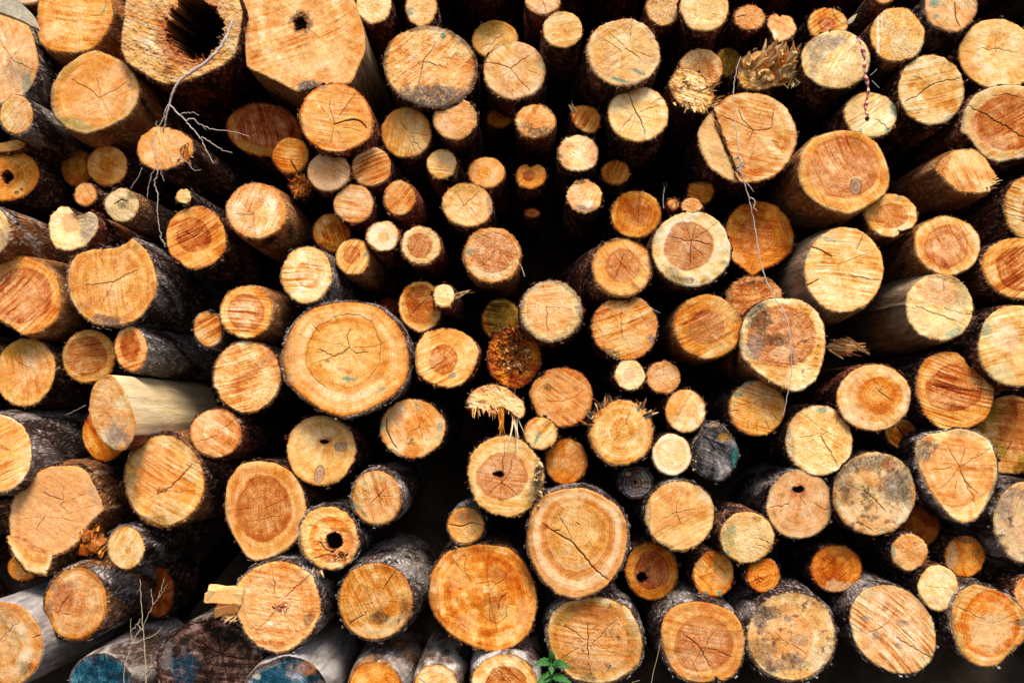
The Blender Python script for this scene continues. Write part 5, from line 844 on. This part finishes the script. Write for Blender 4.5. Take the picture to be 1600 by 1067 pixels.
shards(d, 'shredded_wood', 30, (806, 562, 22, 24), (0, -.6, .1), .014, .036, .0018, .007, ['pale', 'peach', 'pink'], 13, spread=.9)
shards(d, 'shredded_wood', 40, (798, 520, 36, 12), (0, -.6, .6), .01, .035, .0015, .005, ['rust', 'mould', 'brown', 'tan'], 14, spread=.6)
d = R_['mush']
shards(d, 'torn_fibre', 36, (775, 640, 40, 6), (0, -.3, -.85), .012, .045, .0012, .004, ['pale', 'cream', 'rust', 'peach'], 15, spread=.3)
shards(d, 'torn_fibre', 6, (784, 648, 5, 8), (.05, -.1, -1), .06, .08, .005, .009, ['orange', 'tan'], 16, spread=.05)
shards(d, 'torn_fibre', 7, (806, 652, 5, 6), (.05, -.3, -1), .08, .15, .0015, .003, ['cream', 'white'], 17, spread=.15)
d = R_['mossy']
shards(d, 'bark_scale', 30, (842, 755, 7, 36), (.6, -.5, -.1), .008, .02, .003, .008, ['mould', 'beige', 'rot'], 18, spread=.4)
d = R_['corner']
shards(d, 'broken_wood', 26, (148, 838, 16, 28), (.1, -.6, -.15), .03, .09, .006, .016, ['orange', 'tan', 'orange', 'brown'], 19, zoff=.05, spread=.22)
shards(d, 'broken_wood', 14, (130, 858, 22, 6), (-.1, -.6, -.5), .012, .04, .003, .006, ['tan', 'orange'], 20, zoff=.06, spread=.3)
shards(d, 'broken_wood', 7, (149, 836, 7, 16), (.08, -.8, -.1), .05, .10, .018, .028, ['orange', 'deep', 'brown'], 44, zoff=.07, spread=.08, flat=.8, blunt=True)
d = R_['chips']
shards(d, 'splintered_chip', 2, (364, 930, 3, 2), (-1, -.3, .17), .10, .115, .019, .023, ['pale', 'pale'], 25, spread=.05, flat=1.1, blunt=True)
shards(d, 'splintered_chip', 2, (364, 950, 3, 2), (-1, -.3, .0), .065, .075, .015, .018, ['pale', 'peach'], 28, spread=.08, flat=1.1, blunt=True)
shards(d, 'splintered_chip', 16, (364, 958, 10, 12), (-.6, -.5, -.35), .02, .05, .002, .006, ['pale', 'cream', 'tan'], 23, spread=.35)
shards(d, 'pith_splinter', 24, (440, 948, 13, 5), (.2, -.9, .1), .008, .022, .002, .005, ['red', 'cream', 'pink', 'rust'], 24, spread=.45)
d = R_['barkbits']
for (x, y, lx, lz, sd_) in ((925, 648, -.7, .5, 1), (935, 634, -.5, .8, 2), (950, 628, -.2, .9, 3), (1000, 636, .4, .8, 4), (1013, 650, .8, .5, 5), (921, 662, -.9, .2, 6)):
    shards(d, 'bark_scrap', 7, (x, y, 6, 5), (lx, -.3, lz), .015, .038, .003, .007, ['mould', 'grey', 'brown', 'beige'], 24+sd_, spread=.3, flat=.2)
d = R_['holed']
shards(d, 'bark_scrap', 14, (497, 882, 8, 8), (0, -.4, -.8), .02, .06, .002, .005, ['grey', 'beige', 'brown'], 33, spread=.3)
shards(d, 'rotten_wood', 34, (518, 868, 26, 9), (0, -.8, .1), .006, .02, .002, .006, ['rust', 'red', 'rot', 'peach'], 34, spread=.5)
d = R_['hollow']
shards(d, 'rotten_wood', 26, (262, 66, 8, 24), (.4, -.8, 0), .01, .035, .003, .008, ['rust', 'deep', 'brown', 'peach'], 35, zoff=.03, spread=.35)
shards(d, 'rotten_wood', 22, (296, 95, 28, 6), (0, -.8, .4), .01, .035, .003, .007, ['rust', 'orange', 'deep'], 36, zoff=.03, spread=.35)
d = R_['bristle']
shards(d, 'bristle', 14, (1052, 319, 8, 8), (.3, -.5, .5), .015, .045, .0008, .0018, ['pale', 'peach', 'red'], 37, spread=.5)
d = R_['stub']
shards(d, 'splinter', 4, (716, 462, 4, 4), (.9, -.2, .35), .05, .075, .002, .0035, ['cream', 'beige'], 38, spread=.12)
d = R_['greyer']
shards(d, 'bark_scale', 8, (1086, 722, 4, 14), (-.5, -.5, 0), .006, .014, .001, .002, ['pale', 'beige'], 39, spread=.4)

# two broken butts that are only splinters in the photograph
def splinter_butt(label, cx, cy, rx, ry, z, lean, n, cols, seed, **k):
    dd = dict(label=label, cx=cx, cy=cy, rx=rx, ry=ry, z=z, s=cols[0], rough=.005, nc=0, bk='dark', rg=2.5, name='splintered_log', id='sb%d' % seed, fz=1)
    make_log(dd)
    shards(dd, 'splinter', n, (cx, cy, rx, ry), lean, k.get('l0', .03), k.get('l1', .09), .002, .007, cols, seed, spread=k.get('sp', .4))
splinter_butt('splintered tuft of orange wood under the V-notched small log', 470, 292, 16, 15, 2, (.0, -.6, .3), 50, ['orange', 'rust', 'tan', 'yellow'], 51, l1=.045, sp=.5)
splinter_butt('broken splintered butt jutting right, above the target-hearted log', 1318, 542, 20, 13, 4, (.9, -.35, -.25), 30, ['peach', 'pale', 'red', 'brown', 'cream'], 52, l1=.10, sp=.2)

# ---------------------------------------------------------------- twigs, vine, tape, grass, leaves
def W(p, off): return at(p[0], p[1], off)
def line(pts, offs):
    n = len(pts); o = np.interp(np.linspace(0, 1, n), np.linspace(0, 1, len(offs)), offs)
    return np.array([W(p, o_) for p, o_ in zip(pts, o)])
def branch_thing(name, label, cat, main, offs, rad, mat, kids, part, jit=.0012, seed=1):
    P = line(main, offs); org = P[-1]
    o = tube(name, P, rad, mat, None, org, 7, jit, seed); o.location = org
    tag(o, label, cat)
    for i, (pts, of, r) in enumerate(kids):
        tube(part, line(pts, of), r, mat, o, org, 6, jit, seed+i+1)
    return o
branch_thing('dry_twig', 'grey dead twig hanging from the hollow log over the torn log', 'twig',
    [(364, 32), (360, 42), (355, 56), (346, 72), (330, 90), (310, 106), (288, 120), (276, 134), (268, 152), (263, 172), (258, 192), (255, 208)], [-.12, -.15, -.15, -.12], [.003, .0052, .005, .0035, .002], M_TWIG,
    [([(360, 42), (366, 38), (374, 40)], [-.14], [.002, .001]), ([(354, 58), (356, 70), (364, 84)], [-.15], [.002, .001]),
     ([(264, 163), (278, 178), (291, 190), (303, 204), (314, 218), (323, 236), (334, 256)], [-.14, -.16], [.0028, .001]),
     ([(291, 189), (300, 186), (314, 195), (326, 201), (345, 204), (368, 207), (390, 214)], [-.15, -.12], [.002, .0008]),
     ([(313, 215), (325, 220), (338, 229), (350, 235), (363, 240)], [-.16, -.15], [.0018, .0008]),
     ([(279, 180), (290, 177), (300, 176), (311, 180)], [-.15], [.0014, .0007]),
     ([(264, 160), (258, 174), (254, 188), (248, 198), (243, 194), (246, 190)], [-.14], [.0016, .0007]),
     ([(318, 200), (323, 204)], [-.14, -.14], [.001, .0006])], 'side_twig', seed=3)
branch_thing('dry_root', 'thin dangling rootlets in front of the torn log and below it', 'root',
    [(245, 206), (238, 222), (243, 240), (248, 256), (246, 272), (241, 288), (247, 304), (246, 326), (248, 350), (252, 372), (259, 386)], [-.12, -.1], [.0016, .0016, .0009], M_TWIG,
    [([(247, 258), (238, 270), (234, 284), (231, 300), (230, 310)], [-.1], [.0012, .0006]), ([(250, 256), (252, 270), (256, 284)], [-.1], [.0011, .0006]),
     ([(222, 262), (216, 276), (208, 288), (205, 296)], [-.09], [.001, .0006]), ([(249, 368), (256, 378), (262, 384)], [-.1], [.001, .0006]),
     ([(262, 238), (278, 246), (292, 254), (304, 266), (314, 265)], [-.13], [.0012, .0006])], 'rootlet', seed=21)
branch_thing('dry_vine', 'long thin reddish vine hanging down across the gaping split log and mouldy log', 'vine',
    [(1158, 88), (1150, 112), (1146, 140), (1147, 175), (1150, 210), (1155, 245), (1160, 275), (1168, 302), (1175, 332), (1181, 365), (1187, 402), (1196, 436), (1211, 465), (1226, 490), (1234, 520), (1237, 556), (1236, 590), (1229, 625), (1224, 650)], [-.13, -.14, -.1, -.12, -.12], [.0012, .0015, .0019, .0017, .001], M_TWIG,
    [([(1163, 284), (1172, 292), (1178, 300)], [-.12], [.0016, .0008]), ([(1170, 308), (1180, 314), (1178, 324), (1183, 330)], [-.12], [.002, .001]), ([(1226, 490), (1222, 500), (1226, 512)], [-.13], [.0015, .0008]),
     ([(1237, 545), (1244, 552), (1240, 562), (1248, 566)], [-.13], [.0014, .0008])], 'side_tendril', seed=41)
branch_thing('vine_remnant', 'short withered stalk caught on the foot of the gaping split log', 'stalk',
    [(1154, 244), (1158, 254), (1152, 262), (1158, 272), (1162, 280)], [-.12], [.003, .004, .002], M_TWIG, [([(1154, 246), (1146, 250)], [-.12], [.003, .001]), ([(1157, 258), (1165, 262)], [-.12], [.004, .002])], 'side_stalk', seed=61)

def ribbon(pts, off, w, t):
    P = line(pts, [off]*len(pts)); org = P[0]
    k = len(P); n = (k-1)*6+1; u = np.linspace(0, k-1, n); i = np.clip(u.astype(int), 0, k-2); f = (u-i)[:, None]; P = P[i]*(1-f)+P[i+1]*f
    V, Q, M = [], [], []
    for j in range(n):
        a = math.sin(j*.45)*.6; s = np.array([math.cos(a), math.sin(a), 0])*w*(.75+.35*math.sin(j*.8+1)); q = np.array([-math.sin(a), math.cos(a), 0])*t
        p = P[j]-org; V += [p-s-q, p+s-q, p+s+q, p-s+q]
        if j: b = 4*j; Q += [(b-4+x, b-4+(x+1) % 4, b+(x+1) % 4, b+x) for x in range(4)]; M += [(j//2) % 2]*4
    Q += [(3, 2, 1, 0), (4*n-4, 4*n-3, 4*n-2, 4*n-1)]; M += [0, 0]
    o = mesh_obj('barrier_tape', np.array(V), np.array(Q).ravel(), np.full(len(Q), 4), M_TAPE_R)
    o.data.materials.append(M_TAPE_W); o.data.polygons.foreach_set('material_index', M); o.location = org
    return o
o = ribbon([(1340, 58), (1347, 74), (1351, 92), (1350, 110), (1354, 125), (1357, 140), (1355, 155), (1352, 168), (1355, 180)], -.115, .0065, .0006)
tag(o, 'red and white striped plastic tape strip dangling between two pale logs', 'tape')
tube('tape_thread', line([(1357, 142), (1352, 160), (1351, 172), (1357, 184)], [-.118]), [.001, .0008], M_TAPE_R, o, np.array(o.location))
tube('tape_thread', line([(1360, 118), (1367, 112), (1370, 108)], [-.118]), [.0008, .0006], M_TWIG, o, np.array(o.location))
tube('tape_thread', line([(1362, 126), (1368, 132), (1374, 138)], [-.118]), [.0012, .0008], M_TWIG, o, np.array(o.location))

branch_thing('dry_grass_stem', 'tall pale dry grass stem rising at the lower left bottom edge', 'grass stem',
    [(219, 904), (220, 925), (221, 950), (224, 985), (226, 1020), (228, 1070), (229, 1130)], [-.2, -.22], [.0009, .0013, .0018], M_GRASS,
    [([(219, 970), (212, 978), (203, 989)], [-.21], [.0014, .0007]), ([(222, 985), (216, 975), (219, 966)], [-.21], [.0012, .0007])], 'side_stem', seed=71)
branch_thing('dry_grass_stem', 'forked slanting dry grass stem crossing the tall one, lower left', 'grass stem',
    [(262, 913), (252, 928), (240, 944), (232, 960), (222, 980), (208, 1003), (196, 1040), (190, 1120)], [-.23, -.22], [.0005, .001, .0013], M_GRASS,
    [([(239, 944), (237, 932), (236, 920)], [-.23], [.0012, .0006]), ([(253, 979), (243, 990), (226, 998), (210, 1004)], [-.22], [.0006, .0012]), ([(205, 965), (205, 985), (208, 1003)], [-.22], [.0006, .001]), ([(257, 902), (254, 914), (246, 934)], [-.23], [.0006, .001])], 'side_stem', seed=81)
branch_thing('dry_grass_stem', 'hair-thin grass stalk in the dark gap right of the nettle', 'grass stem',
    [(1032, 1005), (1026, 1030), (1019, 1060), (1012, 1110)], [-.15], [.0006, .0009], M_GRASS, [([(1000, 1062), (988, 1066), (978, 1075)], [-.15], [.0006, .0005])], 'side_stem', jit=.0004, seed=91)

def plank(label):
    d_ = [(-14, -10), (18, -8), (34, 6), (50, 22), (60, 45), (48, 40), (36, 33), (20, 26), (-14, 14)]
    P = line(d_, [-.15]*len(d_)); org = P.mean(0); n = len(P); nz = np.array([0, .02, -.004])
    V = np.concatenate([P-org, P-org+nz]); c = np.tile(col_of('white')*.8, (2*n, 1))*np.random.RandomState(2).uniform(.6, 1, (2*n, 1))
    ff = list(range(n))+list(range(2*n-1, n-1, -1)); lt = [n, n]
    for i in range(n): j = (i+1) % n; ff += [i, i+n, j+n, j]; lt.append(4)
    o = mesh_obj('bark_strip', V, ff, lt, M_BARE, None, c, smooth=False); o.location = org; tag(o, label, 'bark')
plank('whitish strip of bare wood poking in at the top left corner')

def leaf(verts, faces, org, base, tip_dir, up, L, Wd):
    td = np.array(tip_dir, float); td /= np.linalg.norm(td); s = np.cross(td, up); s /= np.linalg.norm(s); u = np.cross(s, td)
    b = len(verts); n = 11
    for i in range(n):
        t = i/(n-1); w = Wd*math.sin(math.pi*min(1, t**.7*.98+.02))**.8*(1-.25*t)*(1.18 if i % 2 else .86)
        c = base-org+td*L*t - u*.25*L*t*t
        verts += [c-s*w+u*w*.25, c+u*0, c+s*w+u*w*.25]
        if i: q = b+3*i; faces += [(q-3, q-2, q+1, q), (q-2, q-1, q+2, q+1)]
    return verts, faces
def nettle():
    stem = line([(862, 1030), (861, 1050), (862, 1080), (864, 1140)], [-.16]); org = stem[-1]
    o = tube('nettle_plant', stem, [.0012, .002, .0025], M_LEAF, None, org, 6, .0005, 5); o.location = org
    tag(o, 'small green nettle with toothed leaves at the bottom edge', 'plant')
    for (bx, by, tx, ty, L, w) in [(860, 1033, 836, 1035, .042, .015), (862, 1031, 862, 1018, .03, .012), (862, 1036, 862, 1052, .03, .011), (864, 1034, 890, 1040, .05, .015),
                                   (860, 1056, 840, 1064, .044, .016), (863, 1056, 892, 1062, .048, .015), (862, 1044, 872, 1030, .02, .008), (861, 1048, 852, 1056, .02, .008)]:
        v, f = [], []; A = W((bx, by), -.16); B = W((tx, ty), -.19)
        leaf(v, f, org, A, B-A, np.array([0, -.7, .7]), np.linalg.norm(B-A)*1.0, w)
        lf = mesh_obj('leaf', np.array(v), np.array(f).ravel(), np.full(len(f), 4), M_LEAF, o)
        sol = lf.modifiers.new('s', 'SOLIDIFY'); sol.thickness = .0005
nettle()
def sprig():
    st = line([(1039, 292), (1037, 303), (1036, 315), (1037, 326)], [-.02]); org = st[-1]
    o = tube('spruce_sprig', st, [.0008, .0014], M_TWIG, None, org, 5, .0003, 5); o.location = org
    tag(o, 'tiny dark green needle sprig left of the bristly twig log', 'sprig')
    rng = np.random.RandomState(3); bp = st[rng.randint(0, 4, 70)]-org+rng.randn(70, 3)*.004
    v, f, c = slivers(rng, 60, bp, np.tile([[0, -.3, .8]], (70, 1)), .008, .018, .0006, [PAL['green']*.25])
    mesh_obj('needles', np.array(v), np.array(f).ravel(), np.full(len(f), 4), M_NEEDLE, o)
sprig()
def dead_leaf(label, x0, y0, x1, y1, off, w):
    v, f = [], []; A = W((x0, y0), off); B = W((x1, y1), off-.01); leaf(v, f, A, A, B-A, np.array([0, -1, .2]), np.linalg.norm(B-A), w)
    o = mesh_obj('dry_leaf', np.array(v), np.array(f).ravel(), np.full(len(f), 4), M_GRASS); o.location = A; tag(o, label, 'leaf')
    sol = o.modifiers.new('s', 'SOLIDIFY'); sol.thickness = .0006
dead_leaf('curled yellow dry leaf beside the brown-hearted log, upper right', 1324, 39, 1340, 20, .05, .008)

# crumbs of bark and sawdust shavings lodged between the logs: small curls one could pick up
def shaving(label, pts, off, r, mat=M_GRASS, seed=1):
    P = line(pts, [off]); o = tube('wood_shaving', P, r, mat, None, P[0], 5, .0008, seed); o.location = P[0]; tag(o, label, 'shaving')
shaving('pale wood shaving whisker left of the pale split log', [(102, 648), (118, 641), (134, 633)], .0, [.0006, .0009])
shaving('curled whitish splinter on the right rim of the shaggy ringed log', [(811, 412), (816, 420), (820, 432)], -.1, [.0022, .0012], seed=2)
shaving('thin bark whisker beside the saw-slashed tan log', [(1012, 478), (1022, 484), (1032, 489)], -.06, [.0012, .0005], seed=3)
